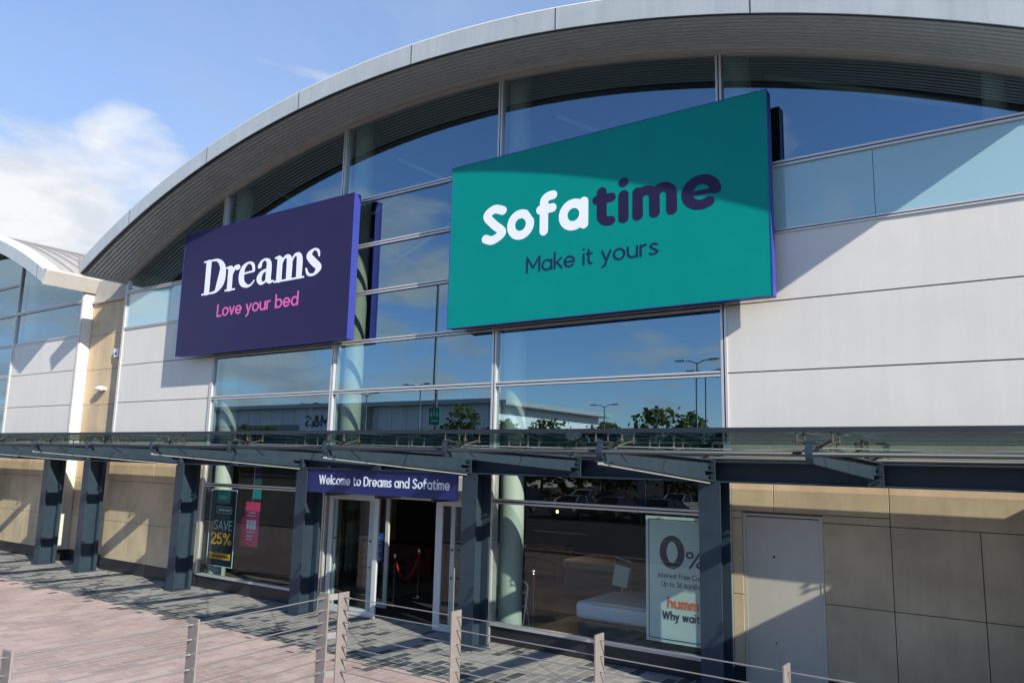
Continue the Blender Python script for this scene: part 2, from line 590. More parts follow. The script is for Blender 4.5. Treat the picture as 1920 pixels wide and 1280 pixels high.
def glyph(ch, r, X=0.70):
    """strokes (centre lines) and advance of one letter of a rounded geometric sans; cap height 1, x-height X"""
    q = X / 2
    b = q - r                      # bowl radius
    w = 2 * q                      # full width of a bowl letter
    S = []
    if ch == ' ':
        return [], 0.30
    if ch == 'o':
        S = [arc(q, q, b, 0, 360, n=30)]; adv = w
    elif ch in 'adqgb':
        S = [arc(q, q, b, 0, 360, n=30)]; adv = w
        if ch == 'a': S += [[(w - r, r), (w - r, X - r)]]
        if ch == 'd': S += [[(w - r, r), (w - r, 1.06 - r)]]
        if ch == 'b': S += [[(r, r), (r, 1.06 - r)]]
    elif ch == 'c':
        S = [arc(q, q, b, 48, 312, n=24)]; adv = w * 0.9
    elif ch == 'e':
        S = [arc(q, q, b, 4, 318 if r < 0.09 else 302, n=28), [(r, q - .01, r * (1 if r < .09 else .5)), (w - r, q - .01, r * (1 if r < .09 else .5))]]; adv = w
    elif ch == 'f':
        S = [[(r + .1, r), (r + .1, 0.80)] + arc(r + .1 + .20, 0.82, 0.20, 180, 80, ry=0.24 - r, n=8), [(r, X - r), (r + .32, X - r)]]; adv = r + .44
    elif ch == 'h' or ch == 'n':
        top = 1.06 if ch == 'h' else X
        ww = w * 0.90
        hb = ww / 2 - r
        S = [[(r, r), (r, top - r)], arc(ww / 2, X - r - hb, hb, 180, 0) + [(ww - r, r)]]; adv = ww
    elif ch == 'm':
        hw = 0.30 + r * 0.4
        S = [[(r, r), (r, X - r)]]
        for k in range(2):
            cx = r + hw / 2 + k * hw
            S += [[(cx - hw / 2, X - r - hw / 2)] + arc(cx, X - r - hw / 2, hw / 2, 180, 0) + [(cx + hw / 2, r)]]
        adv = 2 * r + 2 * hw
    elif ch == 'r':
        S = [[(r, r), (r, X - r)], arc(r + .24, X - r - .22, .24, 178, 80, ry=.22, n=8)]; adv = 0.36 + r
    elif ch == 'u':
        ww = w * 0.90
        hb = ww / 2 - r
        S = [[(r, X - r)] + arc(ww / 2, r + hb, hb, 180, 360) + [(ww - r, X - r)], [(ww - r, r), (ww - r, X - r)]]; adv = ww
    elif ch == 'i':
        S = [[(r, r), (r, X - r)], [(r, 0.93), (r, 0.931)]]; adv = 2 * r
    elif ch == 'l':
        S = [[(r, r), (r, 1.06 - r)]]; adv = 2 * r
    elif ch == 'k':
        S = [[(r, r), (r, 1.06 - r)], [(r, .30), (.50 - r * .6, X - r)], [(.20, .40), (.54 - r * .6, r)]]; adv = .54
    elif ch == 't':
        S = [[(r + .1, .92 - r), (r + .1, r + .16)] + arc(r + .26, r + .16, .16, 180, 280, n=8), [(r, X - r), (r + .30, X - r)]]; adv = .38 + r
    elif ch == 's':
        S = [spline([(.44, X - .13), (.26, X - r), (r + .02, X * .73), (.25, X * .51), (.46, X * .27), (.24, r), (r, .12)])]; adv = .50
    elif ch == 'v':
        S = [[(r, X - r), (.29, r)], [(.29, r), (.58 - r, X - r)]]; adv = .58
    elif ch == 'y':
        S = [[(r, X - r), (.30, r + .02)], [(.60 - r, X - r), (.30, r + .02), (.24, -.16), (.08, -.26 + r * .4)]]; adv = .60
    elif ch == 'w':
        S = [[(r, X - r), (.25, r), (.44, X - r), (.63, r), (.88 - r, X - r)]]; adv = .88
    elif ch == 'p':
        S = [arc(q, q, b, 0, 360, n=30), [(r, -.3 + r), (r, X - r)]]; adv = w
    elif ch == 'W':
        S = [[(r, 1 - r), (.33, r), (.58, 1 - r), (.83, r), (1.16 - r, 1 - r)]]; adv = 1.16
    elif ch == 'D':
        S = [[(r, r), (r, 1 - r), (.34, 1 - r)] + arc(.34, .5, .44 - r * .6, 90, -90, ry=.5 - r) + [(r, r)]]; adv = .80
    elif ch == 'S':
        S = [spline([(.60, .85 - r * .3), (.36, 1 - r), (r + .03, .75), (.34, .51), (.64 - r * .4, .27), (.33, r), (r, .17)])]; adv = .68
    elif ch == 'L':
        S = [[(r, 1 - r), (r, r), (.50, r)]]; adv = .54
    elif ch == 'M':
        S = [[(r, r), (r, 1 - r), (.46, .30), (.92 - r, 1 - r), (.92 - r, r)]]; adv = .92
    elif ch == 'F':
        S = [[(r, r), (r, 1 - r), (.52, 1 - r)], [(r, .52), (.46, .52)]]; adv = .56
    elif ch == 'I':
        S = [[(r, r), (r, 1 - r)]]; adv = 2 * r
    elif ch == 'U':
        S = [[(r, 1 - r)] + arc(.36, .36, .36 - r, 180, 360) + [(.72 - r, 1 - r)]]; adv = .72
    elif ch == 'C':
        S = [arc(.5, .5, .5 - r, 45, 315, n=24)]; adv = .86
    elif ch == 'A':
        S = [[(r, r), (.40, 1 - r), (.80 - r, r)], [(.16, .33), (.64, .33)]]; adv = .80
    elif ch == 'V':
        S = [[(r, 1 - r), (.40, r), (.80 - r, 1 - r)]]; adv = .80
    elif ch == 'E':
        S = [[(.54, 1 - r), (r, 1 - r), (r, r), (.54, r)], [(r, .52), (.48, .52)]]; adv = .58
    elif ch == '0':
        S = [arc(.34, .5, .34 - r, 0, 360, ry=.5 - r, n=36)]; adv = .68
    elif ch == '2':
        S = [arc(.30, .70, .30 - r, 165, -20, ry=.30 - r, n=14) + [(r, r), (.58, r)]]; adv = .60
    elif ch == '3':
        S = [arc(.28, .73, .27 - r, 150, -80, n=14) + arc(.28, .28, .29 - r, 80, -150, n=14)]; adv = .58
    elif ch == '5':
        S = [[(.52, 1 - r), (.14, 1 - r), (.10, .56)] + arc(.28, .33, .31 - r, 125, -150, n=16)]; adv = .60
    elif ch == '6':
        S = [arc(.30, .31, .31 - r, 0, 360, n=24), spline([(.46, 1 - r), (.22, .72), (r, .34)])]; adv = .62
    elif ch == '%':
        S = [arc(.20, .78, .20 - r * .8, 0, 360), arc(.74, .22, .20 - r * .8, 0, 360), [(.20, r * .6), (.74, 1 - r * .6)]]; adv = .94
    elif ch == '&':
        S = [spline([(.78, r), (.30, .62), (.22, .80), (.36, 1 - r), (.50, .80), (.30, .58), (r, .28), (.30, r), (.60, .20), (.74, .46)])]; adv = .80
    elif ch == '?':
        S = [arc(.26, .74, .25 - r, 170, -40, n=14) + [(.26, .40), (.26, .32)], [(.26, r), (.26, r + .001)]]; adv = .52
    else:
        adv = .4
    return S, adv


def serif_glyph(ch):
    """strokes of (x, y, radius) for the heavy serif word"""
    t, k = 0.026, 0.090
    if ch == 'D':
        return [[(.20, .08, k), (.20, .92, k)], [(t, t, t), (.42, t, t)], [(t, 1 - t, t), (.42, 1 - t, t)],
                spline([(.36, 1 - t, t), (.56, .94, .045), (.73, .76, .085), (.775, .50, .098), (.73, .24, .085), (.56, .06, .045), (.36, t, t)])], .92
    if ch == 'r':
        return [[(.17, .07, .082), (.17, .62, .082)], [(t, t, t), (.36, t, t)], [(.02, .665, t), (.15, .67, t + .02)],
                spline([(.22, .44, .03), (.32, .62, .05), (.43, .625, .075)])], .50
    if ch == 'e':
        return [spline([(.10, .40, .03), (.34, .42, .026), (.54, .43, .03)]),
                spline([(.55, .44, .035), (.50, .62, .045), (.35, .69, .03), (.17, .58, .065), (.115, .36, .088), (.17, .15, .078), (.36, .045, .042), (.50, .08, .026), (.58, .17, .018)])], .66
    if ch == 'a':
        return [spline([(.12, .53, .062), (.17, .64, .04), (.30, .69, .03), (.42, .60, .065), (.44, .40, .082), (.44, .14, .080), (.52, .05, .042), (.62, .07, .018)]),
                spline([(.42, .41, .03), (.22, .35, .05), (.125, .20, .080), (.19, .065, .05), (.32, .07, .03), (.42, .18, .02)])], .66
    if ch == 'm':
        S = [[(.17, .07, .080), (.17, .60, .080)], [(.02, t, t), (.32, t, t)], [(.02, .665, t), (.14, .67, t + .02)]]
        for x0 in (.17, .49):
            S += [spline([(x0 + .06, .50, .026), (x0 + .15, .64, .034), (x0 + .27, .63, .062), (x0 + .32, .48, .080), (x0 + .32, .08, .080)]),
                  [(x0 + .18, t, t), (x0 + .47, t, t)]]
        return S, 1.00
    if ch == 's':
        return [spline([(.44, .50, .022), (.40, .64, .034), (.27, .69, .030), (.13, .56, .075), (.27, .38, .090), (.44, .20, .080), (.32, .05, .035), (.14, .07, .036), (.06, .23, .022)])], .54
    return [], .3


def text_strokes(txt, r, sp, serif=False, X=0.70):
    out = []
    x = 0.0
    for ch in txt:
        S, adv = serif_glyph(ch) if serif else glyph(ch, r, X)
        for st in S:
            out.append([(p[0] + x, p[1], (p[2] * (1.05 if p[2] > 0.05 else 1.0) if serif else p[2]) if len(p) > 2 else r) for p in st])
        x += adv + sp
    return out, x - sp


_text_cache = {}


def text_outline(txt, r, sp, serif, X, step):
    key = (txt, r, sp, serif, X, step)
    if key in _text_cache:
        return _text_cache[key]
    strokes, width = text_strokes(txt, r, sp, serif, X)
    x0, x1, y0, y1 = -0.2, width + 0.25, -0.45, 1.25
    nx, ny = int((x1 - x0) / step) + 1, int((y1 - y0) / step) + 1
    gx = x0 + np.arange(nx) * step
    gy = y0 + np.arange(ny) * step
    F = np.full((nx, ny), 1.0)
    for st in strokes:
        for a, b in zip(st[:-1], st[1:]):
            rm = max(a[2], b[2]) + 3 * step
            i0 = max(0, int((min(a[0], b[0]) - rm - x0) / step)); i1 = min(nx, int((max(a[0], b[0]) + rm - x0) / step) + 2)
            j0 = max(0, int((min(a[1], b[1]) - rm - y0) / step)); j1 = min(ny, int((max(a[1], b[1]) + rm - y0) / step) + 2)
            XX, YY = np.meshgrid(gx[i0:i1], gy[j0:j1], indexing='ij')
            dx, dy = b[0] - a[0], b[1] - a[1]
            L2 = dx * dx + dy * dy
            t = np.clip(((XX - a[0]) * dx + (YY - a[1]) * dy) / (L2 + 1e-12), 0, 1)
            d = np.hypot(XX - a[0] - t * dx, YY - a[1] - t * dy) - (a[2] + t * (b[2] - a[2]))
            F[i0:i1, j0:j1] = np.minimum(F[i0:i1, j0:j1], d)
    F[np.abs(F) < 1e-7] = 1e-7
    # marching squares
    nxt = {}

    def ek(i, j, h):
        return (i, j, h)

    def pt(e):
        i, j, h = e
        if h:
            a, b = F[i, j], F[i + 1, j]
            return (gx[i] + step * a / (a - b), gy[j])
        a, b = F[i, j], F[i, j + 1]
        return (gx[i], gy[j] + step * a / (a - b))
    I = F < 0
    cells = np.argwhere((I[:-1, :-1].astype(int) + I[1:, :-1] + I[1:, 1:] + I[:-1, 1:]) % 4 != 0)
    for i, j in cells:
        i, j = int(i), int(j)
        c = (I[i, j], I[i + 1, j], I[i + 1, j + 1], I[i, j + 1])
        E = (ek(i, j, 1), ek(i + 1, j, 0), ek(i, j + 1, 1), ek(i, j, 0))   # bottom right top left
        ins, outs = [], []
        for k in range(4):
            a, b = c[k], c[(k + 1) % 4]
            if a and not b: outs.append(k)
            if not a and b: ins.append(k)
        for o_ in outs:
            # walk to the matching crossing (keep inside on the left)
            k = min(ins, key=lambda q: (o_ - q) % 4)
            nxt[E[o_]] = E[k]
    loops = []
    while nxt:
        s0, cur = nxt.popitem()
        loop = [s0]
        while cur != s0 and cur in nxt:
            loop.append(cur)
            cur = nxt.pop(cur)
        P = [pt(e) for e in loop]
        # drop nearly straight points
        keep = []
        for k, p in enumerate(P):
            a = keep[-1] if keep else P[k - 1]
            b = P[(k + 1) % len(P)]
            ar = abs((p[0] - a[0]) * (b[1] - a[1]) - (p[1] - a[1]) * (b[0] - a[0]))
            if ar > 0.00002 or math.hypot(p[0] - a[0], p[1] - a[1]) > 0.12:
                keep.append(p)
        if len(keep) > 4:
            loops.append(keep)
    xs = [p[0] for l in loops for p in l]
    res = (loops, min(xs), max(xs))
    _text_cache[key] = res
    return res


def lettering(txt, x0, x1, base, cap, y, m, parent, name='lettering', r=0.06, sp=0.10, serif=False, X=0.70, depth=0.004, step=0.022, shear=0.0, words=None):
    """flat raised letters on a plane facing -y: from x0 to x1, baseline z, cap height"""
    loops, a, b = words if words else text_outline(txt, r, sp, serif, X, step)
    sx = (x1 - x0) / (b - a)
    if name == 'tagline' and not words:
        groups = []
        for l in sorted(loops, key=lambda q: min(p[0] for p in q)):
            lo, hi = min(p[0] for p in l), max(p[0] for p in l)
            if groups and lo - groups[-1][1] < 0.22:
                groups[-1][0].append(l)
                groups[-1][1] = max(groups[-1][1], hi)
            else:
                groups.append([[l], hi])
        for g, _ in groups:
            lettering(txt, x0, x1, base, cap, y, m, parent, 'tagline_word', depth=depth, words=(g, a, b))
        return None
    if words:
        loops, a, b = words
        sx = (x1 - x0) / (b - a)
    cu = bpy.data.curves.new('tmp', 'CURVE')
    cu.dimensions = '2D'
    cu.fill_mode = 'BOTH'
    cu.extrude = depth / 2
    for l in loops:
        s = cu.splines.new('POLY')
        s.points.add(len(l) - 1)
        for k, p in enumerate(l):
            s.points[k].co = (x0 + (p[0] - a) * sx + shear * p[1], base + p[1] * cap, 0, 1)
        s.use_cyclic_u = True
    ob = bpy.data.objects.new('tmp', cu)
    COL.objects.link(ob)
    bpy.context.view_layer.update()
    me = bpy.data.meshes.new_from_object(ob.evaluated_get(bpy.context.evaluated_depsgraph_get()))
    bpy.data.objects.remove(ob)
    pl = WLOC[parent]
    for v in me.vertices:
        px, pz, d = v.co
        v.co = Vector((px, y - depth / 2 - d, pz)) - pl
    me.name = name
    me.materials.clear()
    me.materials.append(MATS[m])
    o = bpy.data.objects.new(name, me)
    COL.objects.link(o)
    o.parent = parent
    WLOC[o] = pl
    return o


# ================================================================== the setting: ground
def ground_sheet(name, x0, x1, y0, y1, z, m):
    b = MB()
    b.face([(x0, y0, z), (x1, y0, z), (x1, y1, z), (x0, y1, z)])
    o = b.build(name, m)
    return tag(o, kind='structure')


ground_sheet('ground', -400, 400, -400, 400, -0.012, 'asphalt')
ground_sheet('plaza_paving', -60, 60, -12.5, -2.5, 0.0, 'pink_paving')
ground_sheet('pavement', -60, 60, -2.5, 1.3, -0.004, 'grey_paving')
b = MB()
b.box(-60, 60, -12.72, -12.5, -0.012, 0.10)
tag(b.build('kerb', 'kerb', bevel=0.01), kind='structure')
b = MB()
for k in range(30):
    x = -46 + k * 2.6
    b.box(x, x + 0.1, -32, -27.2, -0.008, -0.006)
    b.box(x, x + 0.1, -42, -37.2, -0.008, -0.006)
for k in range(16):
    b.box(-60 + k * 6, -57 + k * 6, -20.05, -19.9, -0.008, -0.006)
tag(b.build('parking_markings', 'marking'), kind='structure')
b = MB()
b.box(4.05, 30, -24, -7.55, 0.002, 1.16)
tag(b.build('terrace', 'concrete', bevel=0.02), kind='structure')

# ================================================================== buildings
ZR = [3.635, 4.74, 5.84, 6.95, 8.06, 9.16]       # panel and transom levels
RAD, APEX = 25.85, 11.14


def arch(x, xc):
    d = x - xc
    return APEX - (RAD - math.sqrt(RAD * RAD - d * d))


def pane(x0, x1, z0, z1, name, m, parent, xc=None, y=0.012, tilt=True):
    """one pane of glass; z1 None = follow the arch"""
    n = 1 if z1 is not None else 14
    xs = [x0 + (x1 - x0) * k / n for k in range(n + 1)]
    top = [(z1 if z1 is not None else arch(x, xc)) for x in xs]
    if z1 is None:
        pts = [(x, t) for x, t in zip(xs, top)]
        # where the arch dips below the bottom line
        pts = [(x, max(t, z0 + 0.001)) for x, t in pts]
    else:
        pts = list(zip(xs, top))
    poly = [(x0, z0), (x1, z0)] + pts[::-1]
    cx, cz = (x0 + x1) / 2, (z0 + max(p[1] for p in pts)) / 2
    ax, az = (rnd.uniform(-1, 1) * 0.003, rnd.uniform(-1, 1) * 0.0018) if tilt else (0, 0)
    b = MB()
    b.face([(px, y + (px - cx) * ax + (pz - cz) * az, pz) for px, pz in poly])
    return b.build(name, m, parent)


def vbar(x, z0, z1, parent, w=0.10, y0=-0.05, name='mullion'):
    b = MB()
    f = w * 0.37
    b.box(x - w / 2, x - w / 2 + f, y0, 0.03, z0, z1, 'aluminium')
    b.box(x + w / 2 - f, x + w / 2, y0, 0.03, z0, z1, 'aluminium')
    b.box(x - w / 2 + f, x + w / 2 - f, y0 + 0.02, 0.05, z0, z1, 'gasket')
    b.box(x - 0.035, x + 0.035, 0.055, 0.16, z0, z1, 'aluminium')
    return b.build(name, None, parent)


def hbar(x0, x1, z, parent, w=0.09, y0=-0.045, name='transom'):
    b = MB()
    f = w * 0.37
    b.box(x0, x1, y0, 0.03, z - w / 2, z - w / 2 + f, 'aluminium')
    b.box(x0, x1, y0, 0.03, z + w / 2 - f, z + w / 2, 'aluminium')
    b.box(x0, x1, y0 + 0.02, 0.05, z - w / 2 + f, z + w / 2 - f, 'gasket')
    return b.build(name, None, parent)


def slab(x0, x1, z0, z1, m, parent, name, y0=-0.02, y1=0.03, g=0.009, bevel=0.004):
    b = MB()
    b.box(x0 + g, x1 - g, y0, y1, z0 + g, z1 - g)
    return b.build(name, m, parent, bevel=bevel)


def sweep(prof, xs, xc, mset, close=True):
    """sweep a closed (y, dz) profile along the arch"""
    b = MB()
    n = len(prof)
    base = len(b.v)
    for x in xs:
        za = arch(x, xc)
        b.v += [(x, y, za + dz) for y, dz in prof]
    for i in range(len(xs) - 1):
        for k in range(n if close else n - 1):
            k2 = (k + 1) % n
            b.f.append((i * n + k, i * n + k2, (i + 1) * n + k2, (i + 1) * n + k))
            b.mi.append(0)
    if close:
        b.f.append(tuple(range(n)))
        b.f.append(tuple((len(xs) - 1) * n + k for k in range(n))[::-1])
        b.mi += [0, 0]
    return b


OV = 1.36      # roof overhang


def make_roof(xc, parent, half, depth=19.0):
    xs = [xc - half + 2 * half * k / 72 for k in range(73)]
    # standing seam top, thick
    prof = []
    y = -OV + 0.42
    while y < depth:
        prof += [(y, 0.47), (y, 0.53), (y + 0.04, 0.53), (y + 0.04, 0.47)]
        y += 0.48
    prof += [(depth, 0.47), (depth, 0.30), (-OV + 0.42, 0.30)]
    roof = sweep(prof, xs, xc, None).build('roof', 'roof_top', parent)
    WLOC[roof] = WLOC[parent]
    # verge flashing on top of the front edge
    sweep([(-OV - 0.012, 0.475), (-OV + 0.30, 0.50), (-OV + 0.38, 0.56), (-OV + 0.42, 0.52), (-OV + 0.42, 0.44), (-OV - 0.012, 0.44)], xs, xc, None).build('verge_flashing', 'verge', roof)
    # corrugated soffit
    sp = []
    p = 0.118
    nr = int((OV - 0.16) / p)
    for k in range(nr):
        y0 = -OV + 0.13 + k * p
        sp += [(y0, 0.165), (y0 + p * 0.34, 0.165), (y0 + p * 0.42, 0.085), (y0 + p * 0.92, 0.085)]
    yend = -OV + 0.13 + nr * p
    sp += [(yend, 0.155), (yend, 0.24), (-OV + 0.13, 0.24)]
    sweep(sp, xs, xc, None).build('soffit', 'soffit', roof)
    sweep([(-OV, 0.05), (-OV + 0.10, 0.06), (-OV + 0.125, 0.10), (-OV + 0.125, 0.20), (-OV, 0.20)], xs, xc, None).build('soffit_edge', 'steel', roof)
    # trim between soffit and glass, with a row of fixings
    sweep([(-0.10, 0.015), (-0.03, 0.0), (0.06, 0.0), (0.06, 0.14), (-0.10, 0.12)], xs, xc, None).build('head_trim', 'trim', roof)
    sweep([(-0.13, 0.10), (-0.106, 0.095), (-0.106, 0.145), (-0.13, 0.145)], xs, xc, None).build('head_bead', 'soffit', roof)
    # fascia in panels
    step = 3.42
    cuts = [-half]
    x = xc + 1.0
    while x > xc - half + 0.4:
        x -= step
    x += step
    cs = []
    while x < xc + half - 0.3:
        cs.append(x); x += step
    edges = [xc - half] + cs + [xc + half]
    for a, c in zip(edges[:-1], edges[1:]):
        fx = [a + 0.002 + (c - a - 0.004) * k / 10 for k in range(11)]
        sweep([(-OV - 0.03, 0.03), (-OV - 0.002, 0.03), (-OV - 0.002, 0.445), (-OV - 0.03, 0.445)], fx, xc, None).build('fascia_panel', 'fascia', roof)
    for c in cs:
        jb = MB()
        jb.box(c - 0.010, c + 0.010, -OV - 0.0325, -OV - 0.02, arch(c, xc) + 0.032, arch(c, xc) + 0.443)
        jb.build('fascia_joint', 'gasket', roof)
    # end caps of the overhang
    for e in (-1, 1):
        xe = xc + e * half
        za = arch(xe, xc)
        eb = MB()
        x0, x1 = sorted((xe, xe + e * 0.05))
        eb.prism([(xe + e * 0.004, za - 0.02), (xe + e * 0.20, za + 0.40), (xe + e * 0.20, za + 0.48), (xe + e * 0.004, za + 0.48)][::e], 'y', -OV - 0.03, 0.25)
        eb.build('end_flashing', 'trim', roof, bevel=0.01)
    return roof


def building(xc, name, label, sign_side, entrance):
    B = thing(name, (xc, 0, 0), label, 'shop building')
    V = [xc + d for d in (-11.52, -6.88, -2.28, 2.29, 6.86, 11.5)]
    zt = [arch(v, xc) for v in V]
    # dark backing behind cladding
    for i in (0, 4):
        bb = MB()
        bb.box(V[i] + 0.02, V[i + 1] - 0.02, 0.035, 0.22, 0.0, 8.02 if entrance else 6.92)
        bb.build('backing_wall', 'joint', B)
        bb = MB()
        bb.box(V[i] + 0.03, V[i + 1] - 0.03, 0.010, 0.034, 0.32, 3.60)
        bb.build('stone_backing', 'stone_joint', B)
        for k in range(3):
            slab(V[i], V[i + 1], ZR[k], ZR[k + 1], 'white_panel', B, 'cladding_panel')
        mid = (V[i] + V[i + 1]) / 2
        if not entrance:
            pane(V[i] + 0.05, V[i + 1] - 0.05, ZR[3] + 0.04, ZR[4] - 0.045, 'window_pane', 'glass', B)
            hbar(V[i] + 0.05, V[i + 1] - 0.05, ZR[3], B, w=0.07)
            hbar(V[i] + 0.05, V[i + 1] - 0.05, ZR[4], B)
            continue
        slab(V[i] + 0.05, mid, ZR[3] + 0.04, ZR[4] - 0.04, 'spandrel', B, 'spandrel_panel', y0=0.0, g=0.004, bevel=0)
        slab(mid, V[i + 1] - 0.05, ZR[3] + 0.04, ZR[4] - 0.04, 'spandrel', B, 'spandrel_panel', y0=0.0, g=0.004, bevel=0)
        hbar(V[i] + 0.05, V[i + 1] - 0.05, ZR[3], B, w=0.07)
        hbar(V[i] + 0.05, V[i + 1] - 0.05, ZR[4], B)
    for i, v in enumerate(V):
        end = i in (0, 5)
        vbar(v, ZR[0] if i in (0, 1, 4, 5) else 0.0, zt[i] if not end else zt[i], B, w=0.10 if not end else 0.09)
    for i in range(5):
        x0, x1 = V[i] + 0.05, V[i + 1] - 0.05
        if i in (0, 4):
            pane(x0, x1, ZR[4] + 0.045, None, 'window_pane', 'glass', B, xc)
            continue
        for k in range(6):
            z0 = ZR[k] + (0.045 if k else -0.02)
            if k < 5:
                pane(x0, x1, z0, ZR[k + 1] - 0.045, 'window_pane', 'glass', B, xc)
                hbar(x0, x1, ZR[k + 1], B)
            else:
                pane(x0, x1, z0, None, 'window_pane', 'glass', B, xc)
    # stone base of the end bays
    rows = [0.315, 1.36, 2.49, 3.62]
    for i in (0, 4):
        x0, x1 = V[i] + (0.0 if i else 0.0), V[i + 1]
        if i == 4 and sign_side:
            # service door bay
            slab(x0 + 0.06, 4.79, 0.315, 1.36, 'stone', B, 'stone_slab', y0=-0.03, g=0.005)
            slab(x0 + 0.06, 4.79, 1.36, 2.49, 'stone', B, 'stone_slab', y0=-0.03, g=0.005)
            slab(x0 + 0.06, 5.27, 2.60, 3.62, 'stone', B, 'stone_slab', y0=-0.03, g=0.005)
            slab(5.27, 6.86, 2.60, 3.62, 'stone', B, 'stone_slab', y0=-0.03, g=0.005)
            slab(x0 + 0.06, 4.79, 2.49, 2.60, 'stone', B, 'stone_slab', y0=-0.03, g=0.005)
            slab(5.96, 6.86, 2.49, 2.60, 'stone', B, 'stone_slab', y0=-0.03, g=0.005)
            for a, c in ((5.96, 6.86), (6.86, 7.93), (7.93, x1)):
                slab(a, c, 0.315, 1.36, 'stone', B, 'stone_slab', y0=-0.03, g=0.005)
                slab(a, c, 1.36, 2.49, 'stone', B, 'stone_slab', y0=-0.03, g=0.005)
            slab(6.86, x1, 2.49, 3.62, 'stone', B, 'stone_slab', y0=-0.03, g=0.005)
            pb = MB()
            pb.box(x0 + 0.06, 4.79, -0.035, 0.03, 0, 0.31)
            pb.box(5.96, x1, -0.035, 0.03, 0, 0.31)
            pb.build('plinth', 'plinth', B)
        else:
            n = 4
            st = (x1 - x0) / n
            for k in range(n):
                for a, c in zip(rows[:-1], rows[1:]):
                    if k % 2 == 0 or a > 2:
                        pass
                for a, c in zip(rows[:-1], rows[1:]):
                    if k % 2 == 0:
                        slab(x0 + k * st, x0 + (k + 2) * st, a, c, 'stone', B, 'stone_slab', y0=-0.03, g=0.005)
            pb = MB()
            pb.box(x0, x1, -0.035, 0.03, 0, 0.31)
            pb.build('plinth', 'plinth', B)
    # ground floor glazing bays
    for i in (1, 2, 3):
        x0, x1 = V[i] + 0.05, V[i + 1] - 0.05
        hbar(V[i] + (0.0), x1, 2.53, B) if not (entrance and i == 2) else None
        if entrance and i == 2:
            pane(x0, x1, 3.0, ZR[0] - 0.03, 'window_pane', 'glass_low', B)
            continue
        pane(x0, x1, 2.57, ZR[0] - 0.03, 'window_pane', 'glass_low', B)
        pane(x0, x1, 0.345, 2.49, 'window_pane', 'glass_low', B)
        sb = MB()
        sb.box(x0, x1, -0.06, 0.10, 0.29, 0.345)
        sb.build('window_sill', 'aluminium', B, bevel=0.004)
        pb = MB()
        pb.box(x0, x1, -0.02, 0.14, 0, 0.29)
        pb.build('plinth', 'plinth', B)
        vb = MB()
        if i == 1:
            vb.box(V[1] - 0.04, V[1] + 0.05, -0.04, 0.05, 0.29, ZR[0])
        else:
            vb.box(V[4] - 0.05, V[4] + 0.06, -0.04, 0.05, 0.29, ZR[0])
        vb.build('window_jamb', 'aluminium', B, bevel=0.004)
    # shell
    sh = MB()
    sh.box(V[0] - 0.03, V[0] + 0.2, 0.06, 19, 0, zt[0] + 0.25)
    sh.build('side_wall', 'stone', B)
    sh = MB()
    sh.box(V[5] - 0.2, V[5] + 0.03, 0.06, 19, 0, zt[5] + 0.25)
    sh.build('side_wall', 'stone', B)
    sw = MB()
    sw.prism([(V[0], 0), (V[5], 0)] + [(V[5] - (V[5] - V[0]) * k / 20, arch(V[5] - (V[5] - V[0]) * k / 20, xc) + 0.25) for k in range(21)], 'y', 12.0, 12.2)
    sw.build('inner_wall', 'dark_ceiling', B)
    fl = MB()
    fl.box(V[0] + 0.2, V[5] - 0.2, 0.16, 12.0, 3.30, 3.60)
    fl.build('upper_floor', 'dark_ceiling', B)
    f2 = MB()
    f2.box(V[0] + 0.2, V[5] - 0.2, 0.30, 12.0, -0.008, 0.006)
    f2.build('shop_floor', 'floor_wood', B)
    # inner columns and roof bracing seen through the glass
    for i in (1, 2, 3, 4):
        cb = MB()
        cb.lathe([(0.23, 3.6 if (entrance and i == 2) else 0.0), (0.23, arch(V[i] + 0.16, xc) + 0.25)], (V[i] + 0.16, 0.45, 0), 20)
        cb.build('inner_column', 'interior_white', B, smooth=True)
    for i in (1, 2, 3):
        cb = MB()
        cb.tube((V[i] + 0.6, 1.2, 10.6), (V[i + 1] + 0.4, 2.2, 8.2), 0.05, 8)
        cb.tube((V[i] + 0.6, 1.2, 8.0), (V[i + 1] + 0.4, 2.2, 10.4), 0.04, 8)
        cb.build('roof_brace', 'interior_white', B)
    cb = MB()
    cb.tube((V[4] + 0.5, 1.0, 10.15), (V[5] - 0.6, 1.0, 8.55), 0.075, 10)
    cb.build('roof_brace', 'interior_white', B, smooth=True)
    cb = MB()
    cb.lathe([(0.16, 3.6), (0.16, arch(V[5] - 0.75, xc) + 0.2)], (V[5] - 0.75, 0.5, 0), 16)
    cb.build('inner_column', 'interior_white', B, smooth=True)
    make_roof(xc, B, 11.68)
    return B, V


STORE, V = building(-2.30, 'shop_building', 'large arched-roof retail unit with glass front and white panels behind the two big signs', True, True)
NEXT, VN = building(-27.95, 'shop_building', 'neighbouring arched-roof retail unit at the left edge, partly cut off by the frame', False, False)

# recessed stone link between the two units belongs to the neighbour
lk = MB()
lk.box(-16.40, -13.86, 0.34, 0.6, 0, 8.6)
lk.build('link_wall', 'joint', NEXT)
for z0, z1 in ((0.315, 1.36), (1.36, 2.49), (2.49, 3.62), (3.62, 4.74), (4.74, 5.84), (5.84, 6.95), (6.95, 8.06)):
    slab(-16.40, -13.86, z0, z1, 'stone', NEXT, 'stone_slab', y0=0.28, y1=0.335, g=0.005)
lk = MB()
lk.box(-16.43, -16.36, -0.02, 0.275, 0.315, 8.42)
lk.build('pilaster', 'pilaster', NEXT, bevel=0.01)
lk = MB()
lk.box(-16.43, -16.34, -0.03, 0.275, 0.0, 0.31)
lk.box(-16.34, -13.86, 0.25, 0.335, 0.0, 0.31)
lk.build('plinth', 'plinth', NEXT)
lk = MB()
lk.box(-16.33, -13.87, 0.20, 0.30, 7.99, 8.08)
